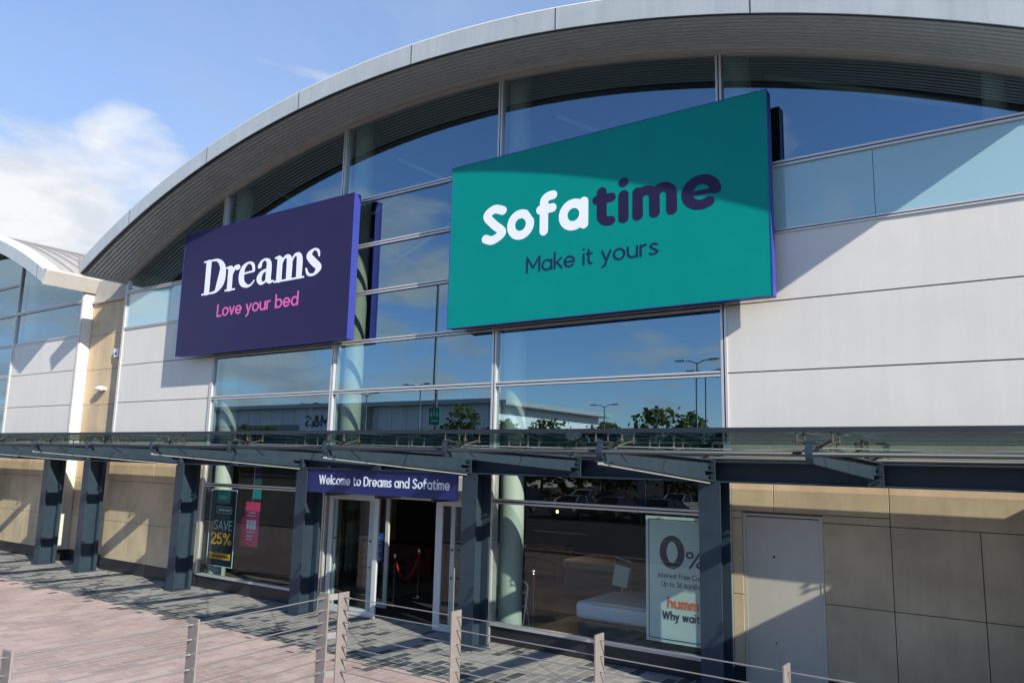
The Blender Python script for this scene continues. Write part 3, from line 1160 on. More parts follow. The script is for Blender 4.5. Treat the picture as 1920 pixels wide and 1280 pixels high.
lk.box(-16.33, -13.87, 0.26, 0.335, 8.083, 8.75)
lk.build('coping', 'trim', NEXT, bevel=0.01)

# service door with frame and pull (recessed a little)
sd = MB()
sd.box(4.84, 5.91, -0.012, 0.008, 0.02, 2.52)
sdoor = sd.build('service_door', 'service_door', STORE, bevel=0.004)
sd = MB()
sd.tube((5.25, -0.022, 1.95), (5.25, -0.013, 1.95), 0.018, 12)
sd.tube((5.25, -0.020, 0.72), (5.25, -0.013, 0.72), 0.012, 12)
sd.build('spy_hole', 'steel_dark', sdoor)
sd = MB()
sd.box(4.79, 4.84, -0.02, 0.05, 0, 2.57)
sd.box(5.91, 5.96, -0.02, 0.05, 0, 2.57)
sd.box(4.84, 5.91, -0.02, 0.05, 2.535, 2.57)
sd.build('door_frame', 'service_door', STORE)
sd = MB()
sd.box(4.80, 5.95, 0.0085, 0.0095, 0, 2.56)
sd.build('door_gap', 'joint', STORE)

# entrance: header, fixed lights and sliding leaves
hd = MB()
hd.box(V[2] + 0.05, V[3] - 0.05, -0.03, 0.10, 2.46, 2.97)
hd.build('door_header', 'white_frame', STORE, bevel=0.005)


def leaf(x0, x1, y, parent, wl=0.11, wr=0.11, z1=2.46, dots=True):
    f = MB()
    f.box(x0, x0 + wl, y, y + 0.05, 0.012, z1)
    f.box(x1 - wr, x1, y, y + 0.05, 0.012, z1)
    f.box(x0 + wl, x1 - wr, y + 0.003, y + 0.047, 0.012, 0.15)
    f.box(x0 + wl, x1 - wr, y + 0.003, y + 0.047, z1 - 0.08, z1)
    fr = f.build('door_leaf', 'white_frame', parent, bevel=0.006)
    g = MB()
    g.face([(x0 + wl, y + 0.025, 0.15), (x1 - wr, y + 0.025, 0.15), (x1 - wr, y + 0.025, z1 - 0.08), (x0 + wl, y + 0.025, z1 - 0.08)])
    g.build('door_glass', 'glass_door', fr)
    if dots:
        d = MB()
        n = max(2, int((x1 - x0 - wl - wr) / 0.16))
        for k in range(n):
            xx = x0 + wl + (k + 0.5) * (x1 - x0 - wl - wr) / n
            for zz_ in (1.02, 1.55):
                d.tube((xx, y + 0.017, zz_), (xx, y + 0.021, zz_), 0.026, 12)
        d.build('safety_dots', 'dot_navy', fr)
    return fr


leaf(-4.46, -2.95, -0.01, STORE, wl=0.13, wr=0.12)
leaf(-4.40, -3.12, 0.07, STORE, wl=0.11, wr=0.17, dots=False)
leaf(-1.37, -0.05, -0.01, STORE, wl=0.17, wr=0.14)
leaf(-1.05, -0.05, 0.07, STORE, dots=False)
leaf(-4.15, -3.55, 0.95, STORE, wl=0.10, wr=0.10)
ml = MB()
ml.box(-4.4, 0.0, 0.32, 3.2, 0.007, 0.014)
tag(ml.build('entrance_mat', 'floor_mat'), 'wide black entrance mat just inside the sliding doors', 'mat')

# added sun blocker, unseen beyond the frame's right edge, shaped to shade the service door
AX = thing('sun_blocker', (12.5, -2.2, 0), 'added sun blocker, a low stone-clad block unseen beyond the right end of the shop front', 'sun blocker')
b = MB()
b.box(9.95, 17, -4.6, -0.06, 0.0, 3.58)
b.build('wall', 'stone', AX)
b = MB()
b.box(9.90, 17.05, -4.65, -0.05, 3.583, 3.70)
b.build('coping', 'trim', AX, bevel=0.01)

# ================================================================== glass canopy
CAN = thing('glass_canopy', (-4.55, -0.6, 0), 'slate-blue steel and glass canopy on columns along the shop fronts', 'canopy')
COLX = [-25.0, -20.5, -15.95, -13.6, -9.05, -4.50, 0.06, 4.555, 9.1]
for cx in COLX:
    c = MB()
    hw = 0.165
    c.box(cx - hw, cx + hw, -0.80, -0.775, 0.0, 3.03)
    c.box(cx - 0.011, cx + 0.011, -0.775, -0.405, 0.0, 3.03)
    c.box(cx - hw, cx + hw, -0.405, -0.38, 0.0, 3.03)
    co = c.build('column', 'steel', CAN)
    c = MB()
    c.box(cx - 0.19, cx + 0.19, -0.84, -0.34, -0.002, 0.025)
    c.build('base_plate', 'steel', co)
    c = MB()
    c.tube((cx + 0.10, -0.32, 0.0), (cx + 0.10, -0.32, 3.2), 0.035, 10)
    c.build('downpipe', 'steel', co)
bm = MB()
X0, X1 = -31.0, 9.86
bm.box(X0, X1, -0.80, -0.40, 3.032, 3.056)
bm.box(X0, X1, -0.615, -0.585, 3.056, 3.325)
bm.box(X0, X1, -0.80, -0.40, 3.325, 3.348)
bm.build('main_beam', 'steel', CAN)
ARMX = [0.0 + 2.28 * k for k in range(-13, 5)]


def glass_z(y):
    return 3.50 + (y + 0.35) / (-4.05) * 0.115


for k, ax in enumerate(ARMX):
    main = (k - 13) % 2 == 0
    a = MB()
    # tapered web
    zt, zb = 3.43, (3.30 if main else 3.31)
    rt, rb = 3.34, (3.06 if main else 3.12)
    a.prism([(-4.15, zb), (-0.62, rb), (-0.62, rt), (-4.15, zt)], 'x', ax - 0.009, ax + 0.009)
    # flanges as sloped plates
    wf = 0.075
    a.prism([(-4.15, zt), (-0.80, rt + 0.01), (-0.80, rt + 0.026), (-4.15, zt + 0.016)], 'x', ax - wf, ax + wf)
    if main:
        a.prism([(-4.20, zb - 0.016), (-0.80, rb - 0.016), (-0.80, rb), (-4.20, zb)], 'x', ax - wf, ax + wf)
    ao = a.build('canopy_arm', 'steel', CAN)
    if main:
        s = MB()
        s.prism([(-4.20, zb - 0.046), (-0.84, rb - 0.046), (-0.84, rb - 0.018), (-4.20, zb - 0.018)], 'x', ax - 0.035, ax + 0.035)
        s.build('pale_strip', 'grey_paint', ao)  # pale grey strip along the underside of the bottom flange
    # stiffener and bolted end plate at the root
    s = MB()
    s.box(ax - 0.10, ax + 0.10, -0.835, -0.803, 3.04, 3.36)
    s.box(ax + 0.010, ax + 0.10, -1.00, -0.836, 3.19, 3.20)
    for zz_ in (3.12, 3.27):
        s.tube((ax + 0.055, -0.84, zz_), (ax + 0.055, -0.87, zz_), 0.018, 8)
    s.build('end_plate', 'steel', ao)
    # curved claw at the tip holding the front rail
    cl = MB()
    arcp = [(-4.17 - 0.075 * math.sin(R(t)), 3.41 + 0.10 * math.cos(R(t))) for t in range(0, 181, 20)]
    arci = [(-4.17 - 0.060 * math.sin(R(t)), 3.41 + 0.085 * math.cos(R(t))) for t in range(0, 181, 20)]
    cl.prism(arcp + arci[::-1], 'x', ax - 0.035, ax + 0.035)
    cl.box(ax - 0.06, ax + 0.06, -4.20, -4.0, 3.505, 3.520)
    cl.build('claw', 'steel', ao)
    # spider fittings
    for sy in (-3.85, -2.36, -0.95):
        s = MB()
        za = 3.43 - (4.15 + sy) / 3.35 * 0.085
        zg = glass_z(sy)
        s.tube((ax, sy, za), (ax, sy, za + 0.07), 0.035, 10)
        for ex in (-1, 1):
            for ey in (-1, 1):
                if sy > -1.0 and ey > 0 and False:
                    continue
                tip = (ax + ex * 0.17, sy + ey * 0.15, glass_z(sy + ey * 0.15) - 0.055)
                s.tube((ax, sy, za + 0.045), tip, 0.016, 6, r2=0.013)
                s.tube((tip[0], tip[1], tip[2] - 0.04), (tip[0], tip[1], tip[2] + 0.095), 0.010, 6)
                s.tube((tip[0], tip[1], tip[2] + 0.062), (tip[0], tip[1], tip[2] + 0.082), 0.026, 8)
                s.tube((tip[0], tip[1], tip[2] - 0.03), (tip[0], tip[1], tip[2] - 0.005), 0.022, 8)
        s.build('spider_fitting', 'bronze', ao, smooth=False)
r = MB()
r.tube((X0, -4.14, 3.40), (X1, -4.14, 3.40), 0.026, 12)
r.build('front_rail', 'steel_dark', CAN, smooth=True)
r = MB()
r.tube((X0, -0.60, 3.385), (X1, -0.60, 3.385), 0.035, 10)
r.build('rear_rail', 'steel_dark', CAN, smooth=True)
for k in range(len(ARMX) - 1):
    for y0, y1 in ((-4.42, -2.37), (-2.35, -0.36)):
        g = MB()
        xa, xb = ARMX[k] + 0.008, (ARMX[k + 1] - 0.008 if k < len(ARMX) - 2 else 9.86)
        za, zb = glass_z(y0), glass_z(y1)
        g.prism([(y0, za), (y1, zb), (y1, zb + 0.017), (y0, za + 0.017)], 'x', xa, xb)
        g.build('canopy_pane', 'canopy_glass', CAN)
e = MB()
e.box(ARMX[0], X1, -4.447, -4.424, glass_z(-4.42) - 0.014, glass_z(-4.42) + 0.034)
e.build('front_edge', 'steel_dark', CAN)
# cross rods under the glass
for k in range(len(ARMX) - 1):
    q = MB()
    q.tube((ARMX[k], -3.85, 3.47), (ARMX[k + 1], -2.36, 3.46), 0.007, 6)
    q.tube((ARMX[k], -2.36, 3.46), (ARMX[k + 1], -3.85, 3.47), 0.007, 6)
    q.build('tie_rod', 'chrome', CAN)

# ================================================================== signs
def sign_box(name, label, x0, x1, z0, z1, yf, yb, face, side, cat='shop sign'):
    t = thing(name, ((x0 + x1) / 2, yb, z0), label, cat)
    b = MB()
    b.box(x0, x1, yf + 0.012, yb, z0, z1)
    b.build('sign_box', side, t, bevel=0.006)
    b = MB()
    b.box(x0, x1, yf, yf + 0.011, z0, z1)
    b.build('sign_face', face, t, bevel=0.003)
    b = MB()
    for q in ((x0 - 0.006, x1 + 0.006, z1 - 0.004, z1 + 0.008), (x0 - 0.006, x1 + 0.006, z0 - 0.008, z0 + 0.004)):
        b.box(q[0], q[1], yf - 0.006, yf + 0.03, q[2], q[3])
    for q in ((x0 - 0.008, x0 + 0.005), (x1 - 0.005, x1 + 0.008)):
        b.box(q[0], q[1], yf - 0.006, yf + 0.03, z0 + 0.005, z1 - 0.005)
    b.build('edge_trim', side, t)
    b = MB()
    for xx in (x0 + 0.6, (x0 + x1) / 2, x1 - 0.6):
        for zz_ in (z0 + 0.5, z1 - 0.5):
            b.box(xx - 0.04, xx + 0.04, yb, -0.055, zz_ - 0.04, zz_ + 0.04)
    b.build('bracket', 'steel_dark', t)
    return t


S1 = sign_box('shop_sign', 'navy box sign with white word Dreams and pink words Love your bed', -10.30, -3.75, 5.855, 9.20, -0.43, -0.23, 'sign_navy', 'sign_blue_side')
lettering('Dreams', -9.35, -4.72, 7.41, 0.93, -0.43, 'letter_white', S1, serif=True, sp=-0.035, step=0.016)
lettering('Love your bed', -8.60, -5.45, 6.77, 0.335, -0.43, 'letter_pink', S1, r=0.064, sp=0.075, name='tagline')
S2 = sign_box('shop_sign', 'teal box sign with white and navy word Sofatime above Make it yours', -0.90, 5.47, 5.84, 9.17, -0.43, -0.23, 'sign_teal', 'sign_blue_side')
lettering('Sofa', -0.10, 2.27, 7.41, 0.79, -0.43, 'letter_white', S2, r=0.110, sp=0.06, X=0.75, step=0.018)
lettering('time', 2.36, 4.71, 7.385, 0.79, -0.43, 'letter_navy', S2, r=0.106, sp=0.085, X=0.75, step=0.018)
lettering('Make it yours', 0.96, 3.62, 6.735, 0.315, -0.43, 'letter_blue', S2, r=0.060, sp=0.075, name='tagline')
S3 = sign_box('shop_sign', 'long narrow navy banner over the entrance reading Welcome to Dreams and Sofatime', -4.40, -0.25, 2.555, 3.028, -0.765, -0.735, 'sign_welcome', 'sign_dark_navy')
lettering('Welcome to Dreams and Sofatime', -3.98, -0.42, 2.715, 0.195, -0.765, 'letter_white', S3, r=0.075, sp=0.085, X=0.72, depth=0.006)

# ================================================================== cable railing on the terrace
def plate_post(x, y, along, parent):
    b = MB()
    hw, ht = 0.052, 0.007
    z0, z1 = 1.16, 2.262
    if along == 'x':
        b.prism([(y - hw, z0), (y + hw, z0), (y + hw, z1), (y - hw, z1)], 'x', x - ht, x + ht)
        b.box(x - 0.06, x + 0.06, y - 0.07, y + 0.07, 1.158, 1.172)
    else:
        b.box(x - hw, x + hw, y - ht, y + ht, z0, z1)
        b.box(x - 0.07, x + 0.07, y - 0.06, y + 0.06, 1.158, 1.172)
    return b.build('post', 'rail_steel', parent, bevel=0.003)


def wires(p, q, parent):
    for k in range(12):
        z = 2.225 - k * 0.088
        b = MB()
        b.tube((p[0], p[1], z), (q[0], q[1], z), 0.0042, 6)
        d = (Vector((q[0], q[1], z)) - Vector((p[0], p[1], z))).normalized()
        for e_, sg in ((Vector((p[0], p[1], z)), 1), (Vector((q[0], q[1], z)), -1)):
            b.tube(e_ + d * sg * 0.012, e_ + d * sg * 0.075, 0.0075, 8)
        b.build('wire', 'wire', parent)


RA = thing('cable_railing', (5.9, -7.75, 1.16), 'steel plate posts and cables of the railing in front of the entrance and window', 'railing')
for px in (4.28, 5.37, 6.46, 7.55, 8.64, 9.73):
    plate_post(px, -7.75, 'x', RA)
wires((4.28, -7.75), (9.73, -7.75), RA)
RB = thing('cable_railing', (4.2, -9.0, 1.16), 'steel plate posts and cables of the railing running towards the viewer at lower left', 'railing')
for py in (-7.86, -9.02, -10.08, -11.2):
    plate_post(4.19 if py > -8 else (4.31 if py > -10 else 4.335), py, 'y', RB)
wires((4.20, -7.86), (4.31, -9.02), RB)
wires((4.31, -9.02), (4.31, -12.5), RB)
for z in (2.235, 1.96, 1.69, 1.42):
    b = MB()
    b.prism([(4.225, -7.85), (4.245, -7.862), (4.285, -7.775), (4.268, -7.765)], 'z', z - 0.022, z + 0.022)
    b.build('link_plate', 'wire', RB)

# ================================================================== small wall fittings
t = thing('bulkhead_light', (-15.2, 0.25, 5.18), 'small white bulkhead light on the recessed stone wall', 'wall light')
b = MB()
pts = [(0.0, -0.30), (0.07, -0.27), (0.10, -0.12), (0.105, 0.12), (0.07, 0.27), (0.0, 0.30)]
n = 14
for k, (rr_, u) in enumerate(pts):
    for j in range(n):
        an = math.pi * 2 * j / n
        b.v.append((-15.2 + u * 0.72, 0.15 + rr_ * math.cos(an), 5.22 + rr_ * 0.8 * math.sin(an)))
for k in range(len(pts) - 1):
    for j in range(n):
        b.f.append((k * n + j, k * n + (j + 1) % n, (k + 1) * n + (j + 1) % n, (k + 1) * n + j)); b.mi.append(0)
b.build('lamp_shade', 'white_plastic', t, smooth=True)
b = MB()
b.box(-15.35, -15.05, 0.20, 0.278, 5.18, 5.26)
b.build('wall_plate', 'white_plastic', t)
t = thing('alarm_box', (-14.5, 0.27, 6.2), 'small white alarm box high on the recessed stone wall', 'alarm box')
b = MB()
b.prism([(-14.61, 6.16), (-14.39, 6.16), (-14.35, 6.43), (-14.65, 6.43)], 'y', 0.17, 0.278)
b.build('casing', 'white_plastic', t, bevel=0.012)
b = MB()
b.box(-14.55, -14.45, 0.155, 0.169, 6.25, 6.31)
b.build('lens', 'notice_blue', t)

# ================================================================== posters and things behind the glass
t = thing('poster', (3.9, 0.16, 0.45), 'tall pale poster in the right-hand window reading 0% interest free credit', 'poster')
b = MB()
b.box(3.09, 4.40, 0.15, 0.165, 0.44, 2.43)
b.build('poster_sheet', 'poster_pale', t)
b = MB()
for q in ((3.14, 4.36, 0.49, 0.50), (3.14, 4.36, 2.375, 2.385), (3.14, 3.15, 0.50, 2.375), (4.35, 4.36, 0.50, 2.375)):
    b.box(q[0], q[1], 0.143, 0.149, q[2], q[3])
b.build('poster_border', 'steel', t)
lettering('0', 3.34, 3.77, 1.60, 0.53, 0.148, 'letter_maroon', t, r=0.092, depth=0.004, name='big_zero')
lettering('%', 3.79, 4.10, 1.63, 0.27, 0.148, 'letter_maroon', t, r=0.055, depth=0.004, name='percent_sign')
lettering('Interest Free Credit', 3.31, 4.15, 1.45, 0.085, 0.148, 'letter_blue', t, r=0.055, depth=0.004)
lettering('Up to 36 months', 3.37, 4.04, 1.315, 0.085, 0.148, 'letter_blue', t, r=0.055, depth=0.004)
lettering('humm', 3.47, 4.00, 0.985, 0.17, 0.148, 'letter_orange', t, r=0.095, X=0.72, depth=0.004)
lettering('Why wait?', 3.38, 4.08, 0.80, 0.135, 0.148, 'letter_blue', t, r=0.085, depth=0.004)

t = thing('poster', (-8.6, 0.16, 0.45), 'dark navy hanging poster in the left-hand window reading SAVE 25%', 'poster')
b = MB()
b.box(-9.05, -7.99, 0.16, 0.172, 0.53, 2.42)
b.build('poster_sheet', 'poster_navy', t)
b = MB()
for q in ((-9.05, -7.99, 2.40, 2.42), (-9.05, -7.99, 0.53, 0.545), (-9.05, -9.035, 0.545, 2.40), (-8.005, -7.99, 0.545, 2.40)):
    b.box(q[0], q[1], 0.148, 0.159, q[2], q[3])
b.build('poster_frame', 'letter_pale', t)
b = MB()
b.box(-8.80, -8.25, 0.152, 0.158, 2.08, 2.36)
b.build('teal_block', 'banner_teal', t)
lettering('Sofa', -8.72, -8.42, 2.18, 0.10, 0.152, 'letter_pale', t, r=0.06, depth=0.003)
lettering('SAVE', -8.84, -8.10, 1.42, 0.235, 0.158, 'letter_pale', t, r=0.045, sp=0.12, depth=0.004)
lettering('25%', -8.93, -8.09, 1.06, 0.30, 0.158, 'letter_yellow', t, r=0.075, sp=0.08, depth=0.004)
b = MB()
b.box(-8.93, -8.10, 0.150, 0.158, 0.70, 0.86)
b.build('yellow_strip', 'letter_yellow', t)
b = MB()
for z in (0.955, 0.925):
    for k in range(9):
        b.box(-8.92 + k * 0.09, -8.92 + k * 0.09 + 0.07, 0.153, 0.158, z, z + 0.012)
for k in range(8):
    b.box(-8.82 + k * 0.082, -8.82 + k * 0.082 + 0.06, 0.144, 0.149, 0.755, 0.80)
b.build('small_print', 'poster_black', t)
b = MB()
for q in ((-8.78, -8.16, 1.98, 1.99), (-8.78, -8.16, 1.83, 1.84), (-8.78, -8.77, 1.84, 1.98), (-8.17, -8.16, 1.84, 1.98)):
    b.box(q[0], q[1], 0.152, 0.158, q[2], q[3])
for k in range(6):
    b.box(-8.70 + k * 0.085, -8.70 + k * 0.085 + 0.06, 0.152, 0.158, 1.885, 1.935)
b.build('outline_box', 'letter_pale', t)

t = thing('tag_sign', (-7.75, 0.42, 1.0), 'bright pink tag-shaped sign hanging beside the SAVE poster', 'sign')
b = MB()
b.prism([(-8.10, 1.06), (-7.40, 1.06), (-7.40, 2.14), (-7.94, 2.14), (-7.96, 1.78), (-8.10, 1.72)], 'y', 0.40, 0.412)
b.build('tag_sheet', 'tag_pink', t)
b = MB()
for z, x0, x1, h in ((1.86, -7.78, -7.52, 0.03), (1.79, -7.86, -7.50, 0.025), (1.40, -7.84, -7.50, 0.025), (1.30, -7.84, -7.58, 0.025), (1.22, -7.84, -7.60, 0.025)):
    n = 5
    for k in range(n):
        b.box(x0 + (x1 - x0) * k / n, x0 + (x1 - x0) * (k + 0.75) / n, 0.392, 0.398, z, z + h)
for k in range(3):
    b.box(-7.86 + k * 0.13, -7.86 + k * 0.13 + 0.10, 0.392, 0.398, 1.48, 1.70)
b.build('tag_print', 'letter_white', t)
b = MB()
b.tube((-7.7, 0.406, 2.14), (-7.7, 0.406, 3.28), 0.004, 6)
b.build('hanging_cord', 'wire', t)

t = thing('banner', (-7.78, 0.62, 2.1), 'narrow navy and teal banner hanging high in the left-hand window', 'banner')
b = MB()
b.box(-7.95, -7.65, 0.60, 0.61, 2.70, 3.26)
b.build('navy_half', 'sign_navy', t)
b = MB()
b.box(-7.95, -7.65, 0.60, 0.61, 2.20, 2.698)
b.build('teal_half', 'banner_teal', t)

# bed display
t = thing('bed', (2.1, 1.9, 0), 'double bed with white mattress and pillow behind the right-hand window', 'bed')
b = MB()
b.box(1.26, 3.95, 1.08, 2.55, 0.05, 0.40)
b.build('bed_base', 'bed_base', t, bevel=0.03)
b = MB()
b.box(1.22, 3.97, 1.03, 2.60, 0.405, 0.72)
b.build('mattress', 'mattress', t, bevel=0.09, seg=4, smooth=True)
b = MB()
b.box(1.55, 3.92, 1.012, 2.62, 0.70, 0.755)
b.build('throw', 'linen', t, bevel=0.028, seg=3, smooth=True)
b = MB()
b.box(3.98, 4.10, 0.95, 2.68, 0.05, 1.45)
b.build('headboard', 'headboard', t, bevel=0.03)
for yy in (1.08, 1.88):
    b = MB()
    nn = 9
    for i in range(nn):
        for j in range(nn):
            u, v = i / (nn - 1) * 2 - 1, j / (nn - 1) * 2 - 1
            th = 0.10 * (1 - abs(u) ** 3) * (1 - abs(v) ** 3)
            b.v.append((3.55 + u * 0.04 - th, yy + 0.34 + v * 0.34, 0.95 + u * 0.25))
    for i in range(nn):
        for j in range(nn):
            u, v = i / (nn - 1) * 2 - 1, j / (nn - 1) * 2 - 1
            th = 0.10 * (1 - abs(u) ** 3) * (1 - abs(v) ** 3)
            b.v.append((3.56 + u * 0.04 + th, yy + 0.34 + v * 0.34, 0.95 + u * 0.25))
    for off in (0, nn * nn):
        for i in range(nn - 1):
            for j in range(nn - 1):
                q = (off + i * nn + j, off + i * nn + j + 1, off + (i + 1) * nn + j + 1, off + (i + 1) * nn + j)
                b.f.append(q if off == 0 else q[::-1]); b.mi.append(0)
    b.build('pillow', 'mattress', t, smooth=True)

t = thing('display_stand', (1.3, 2.85, 0), 'white price card on a thin stand behind the bed', 'display stand')
b = MB()
b.tube((1.3, 2.85, 0.02), (1.3, 2.85, 0.84), 0.018, 8)
b.lathe([(0.0, 0.03), (0.16, 0.025), (0.17, 0.006), (0.0, 0.006)], (1.3, 2.85, 0), 16)
b.build('stand', 'grey_paint', t)
b = MB()
b.prism([(1.08, 0.80), (1.42, 0.76), (1.52, 1.30), (1.18, 1.36)], 'y', 2.81, 2.825)
c_ = b.build('price_card', 'poster_pale', t)
b = MB()
b.prism([(1.168, 1.22), (1.498, 1.17), (1.514, 1.28), (1.184, 1.335)], 'y', 2.80, 2.808)
b.build('card_heading', 'poster_black', c_)
t = thing('divan_base', (-0.6, 5.7, 0), 'low dark grey divan base standing further back in the shop', 'bed')
b = MB()
b.box(-1.4, 0.5, 5.0, 6.6, 0.06, 0.66)
b.build('base', 'bed_base', t, bevel=0.04)
b = MB()
b.box(-1.42, 0.52, 4.98, 6.62, 0.665, 0.92)
b.build('mattress', 'headboard', t, bevel=0.07, seg=3)

# folding step stool by the window
t = thing('step_stool', (0.35, 0.62, 0), 'folding step stool with pale hoop frame just inside the right-hand window', 'step stool')
b = MB()
hoop = [(0.15, 0.50, 0.06)] + [(0.18, 0.62, 0.30), (0.20, 0.74, 0.85)] + [(0.34 - 0.13 * math.cos(R(a)), 0.76, 0.90 + 0.10 * math.sin(R(a))) for a in range(0, 181, 20)] + [(0.48, 0.74, 0.85), (0.48, 0.62, 0.30), (0.47, 0.50, 0.06)]
b.path(hoop, 0.016, 8)
b.build('hoop_frame', 'white_plastic', t, smooth=True)
b = MB()
b.path([(0.19, 0.70, 0.62), (0.18, 0.86, 0.06)], 0.013, 8)
b.path([(0.48, 0.70, 0.62), (0.48, 0.86, 0.06)], 0.013, 8)
b.build('rear_legs', 'grey_paint', t, smooth=True)
for zz_, y0 in ((0.28, 0.55), (0.55, 0.62), (0.80, 0.70)):
    b = MB()
    b.box(0.20, 0.47, y0 - 0.06, y0 + 0.08, zz_, zz_ + 0.025)
    b.build('tread', 'grey_paint', t, bevel=0.006)
b = MB()
b.box(0.22, 0.46, 0.80, 0.83, 0.20, 0.62)
b.build('red_panel', 'red_velvet', t)
t.location.x -= 0.13


def stanchion(x, y, parent):
    b = MB()
    b.lathe([(0.0, 0.035), (0.04, 0.034), (0.14, 0.018), (0.15, 0.012), (0.15, 0.004), (0.0, 0.004)], (x, y, 0.012), 20)
    b.lathe([(0.022, 0.03), (0.022, 1.03), (0.034, 1.035), (0.034, 1.06), (0.02, 1.065), (0.036, 1.10), (0.030, 1.13), (0.0, 1.145)], (x, y, 0.012), 14)
    return b.build('post', 'chrome', parent, smooth=True)


t = thing('rope_barrier', (-3.8, 1.9, 0), 'two chrome posts joined by a red velvet rope inside the entrance', 'rope barrier')
stanchion(-3.66, 1.32, t)
stanchion(-3.93, 2.45, t)
b = MB()
b.path([(-3.66 - 0.27 * u, 1.32 + 1.13 * u, 1.04 - 2.1 * u * (1 - u)) for u in [i / 16 for i in range(17)]], 0.026, 8)
b.build('rope', 'red_velvet', t, smooth=True)
t = thing('rope_barrier', (0.1, 1.4, 0), 'single chrome post with red rope behind the pale step stool', 'rope barrier')
stanchion(0.10, 1.32, t)
b = MB()
b.path([(0.10 - 0.5 * u, 1.32 + 0.8 * u, 1.04 - 1.4 * u * (1 - u * 0.6)) for u in [i / 12 for i in range(13)]], 0.026, 8)
b.build('rope', 'red_velvet', t, smooth=True)


def sofa(x, y, wd, m, label):
    t = thing('sofa', (x + wd / 2, y, 0), label, 'sofa')
    b = MB(); b.box(x + 0.2, x + wd - 0.2, y, y + 0.75, 0.12, 0.30); b.build('base', m, t, bevel=0.03)
    for k in range(2):
        xa = x + 0.2 + k * (wd - 0.4) / 2
        b = MB(); b.box(xa + 0.005, xa + (wd - 0.4) / 2 - 0.005, y - 0.03, y + 0.70, 0.305, 0.47); b.build('seat_cushion', m, t, bevel=0.05, seg=3)
        b = MB(); b.box(xa + 0.005, xa + (wd - 0.4) / 2 - 0.005, y + 0.56, y + 0.76, 0.475, 0.92); b.build('back_cushion', m, t, bevel=0.06, seg=3)
    b = MB(); b.box(x + 0.05, x + wd - 0.05, y + 0.765, y + 0.95, 0.10, 0.86); b.build('backrest', m, t, bevel=0.04)
    for xa in (x, x + wd - 0.195):
        b = MB(); b.box(xa, xa + 0.195, y, y + 0.76, 0.10, 0.64); b.build('arm', m, t, bevel=0.05, seg=3)
    b = MB()
    for px in (x + 0.1, x + wd - 0.1):
        for py in (y + 0.08, y + 0.85):
            b.tube((px, py, 0.006), (px, py, 0.11), 0.025, 8)
    b.build('feet', 'steel_dark', t)
    return t


sofa(-7.6, 3.9, 2.1, 'red_sofa', 'red two-seat sofa in the dark shop beyond the velvet rope')
sofa(-4.6, 7.0, 1.9, 'orange_fabric', 'orange sofa deep in the shop behind the right-hand window')
t = thing('counter', (-2.6, 6.2, 0), 'pale grey counter at the back of the shop seen through the open doors', 'counter')
b = MB(); b.box(-4.3, -3.2, 5.2, 5.9, 0.01, 1.0); b.build('cabinet', 'grey_paint', t, bevel=0.01)
b = MB(); b.box(-4.35, -3.15, 5.15, 5.95, 1.002, 1.04); b.build('worktop', 'letter_pale', t, bevel=0.008)
t = thing('notice', (-3.85, 0.90, 1.0), 'blue printed notice stuck on the inner glass by the left door', 'notice')
b = MB(); b.box(-4.02, -3.68, 0.925, 0.935, 1.0, 1.62); b.build('notice_sheet', 'notice_blue', t)
b = MB()
for k in range(9):
    b.box(-3.99, -3.73 - 0.03 * (k % 3), 0.917, 0.923, 1.05 + k * 0.058, 1.05 + k * 0.058 + 0.016)
b.build('notice_print', 'letter_pale', t)

t = thing('pendant_lamp', (-1.6, 5.0, 2.0), 'small lit warm pendant bulb hanging deep in the shop', 'lamp')
b = MB(); b.tube((-1.6, 5.0, 2.12), (-1.6, 5.0, 3.3), 0.006, 6); b.build('cord', 'steel_dark', t)
b = MB(); b.lathe([(0.0, -0.04), (0.024, -0.03), (0.034, 0.0), (0.024, 0.03), (0.012, 0.045), (0.0, 0.045)], (-1.6, 5.0, 2.05), 12); b.build('bulb', 'lit_bulb', t, smooth=True)
b = MB(); b.tube((-1.6, 5.0, 2.09), (-1.6, 5.0, 2.15), 0.02, 8); b.build('lamp_holder', 'steel_dark', t)
pl_d = bpy.data.lights.new('pendant_light', 'POINT')
pl_d.energy = 10
pl_d.color = (1.0, 0.72, 0.42)
pl_d.shadow_soft_size = 0.1
pl_o = bpy.data.objects.new('pendant_light', pl_d)
COL.objects.link(pl_o)
pl_o.parent = t
pl_o.location = (0, 0, -0.15)

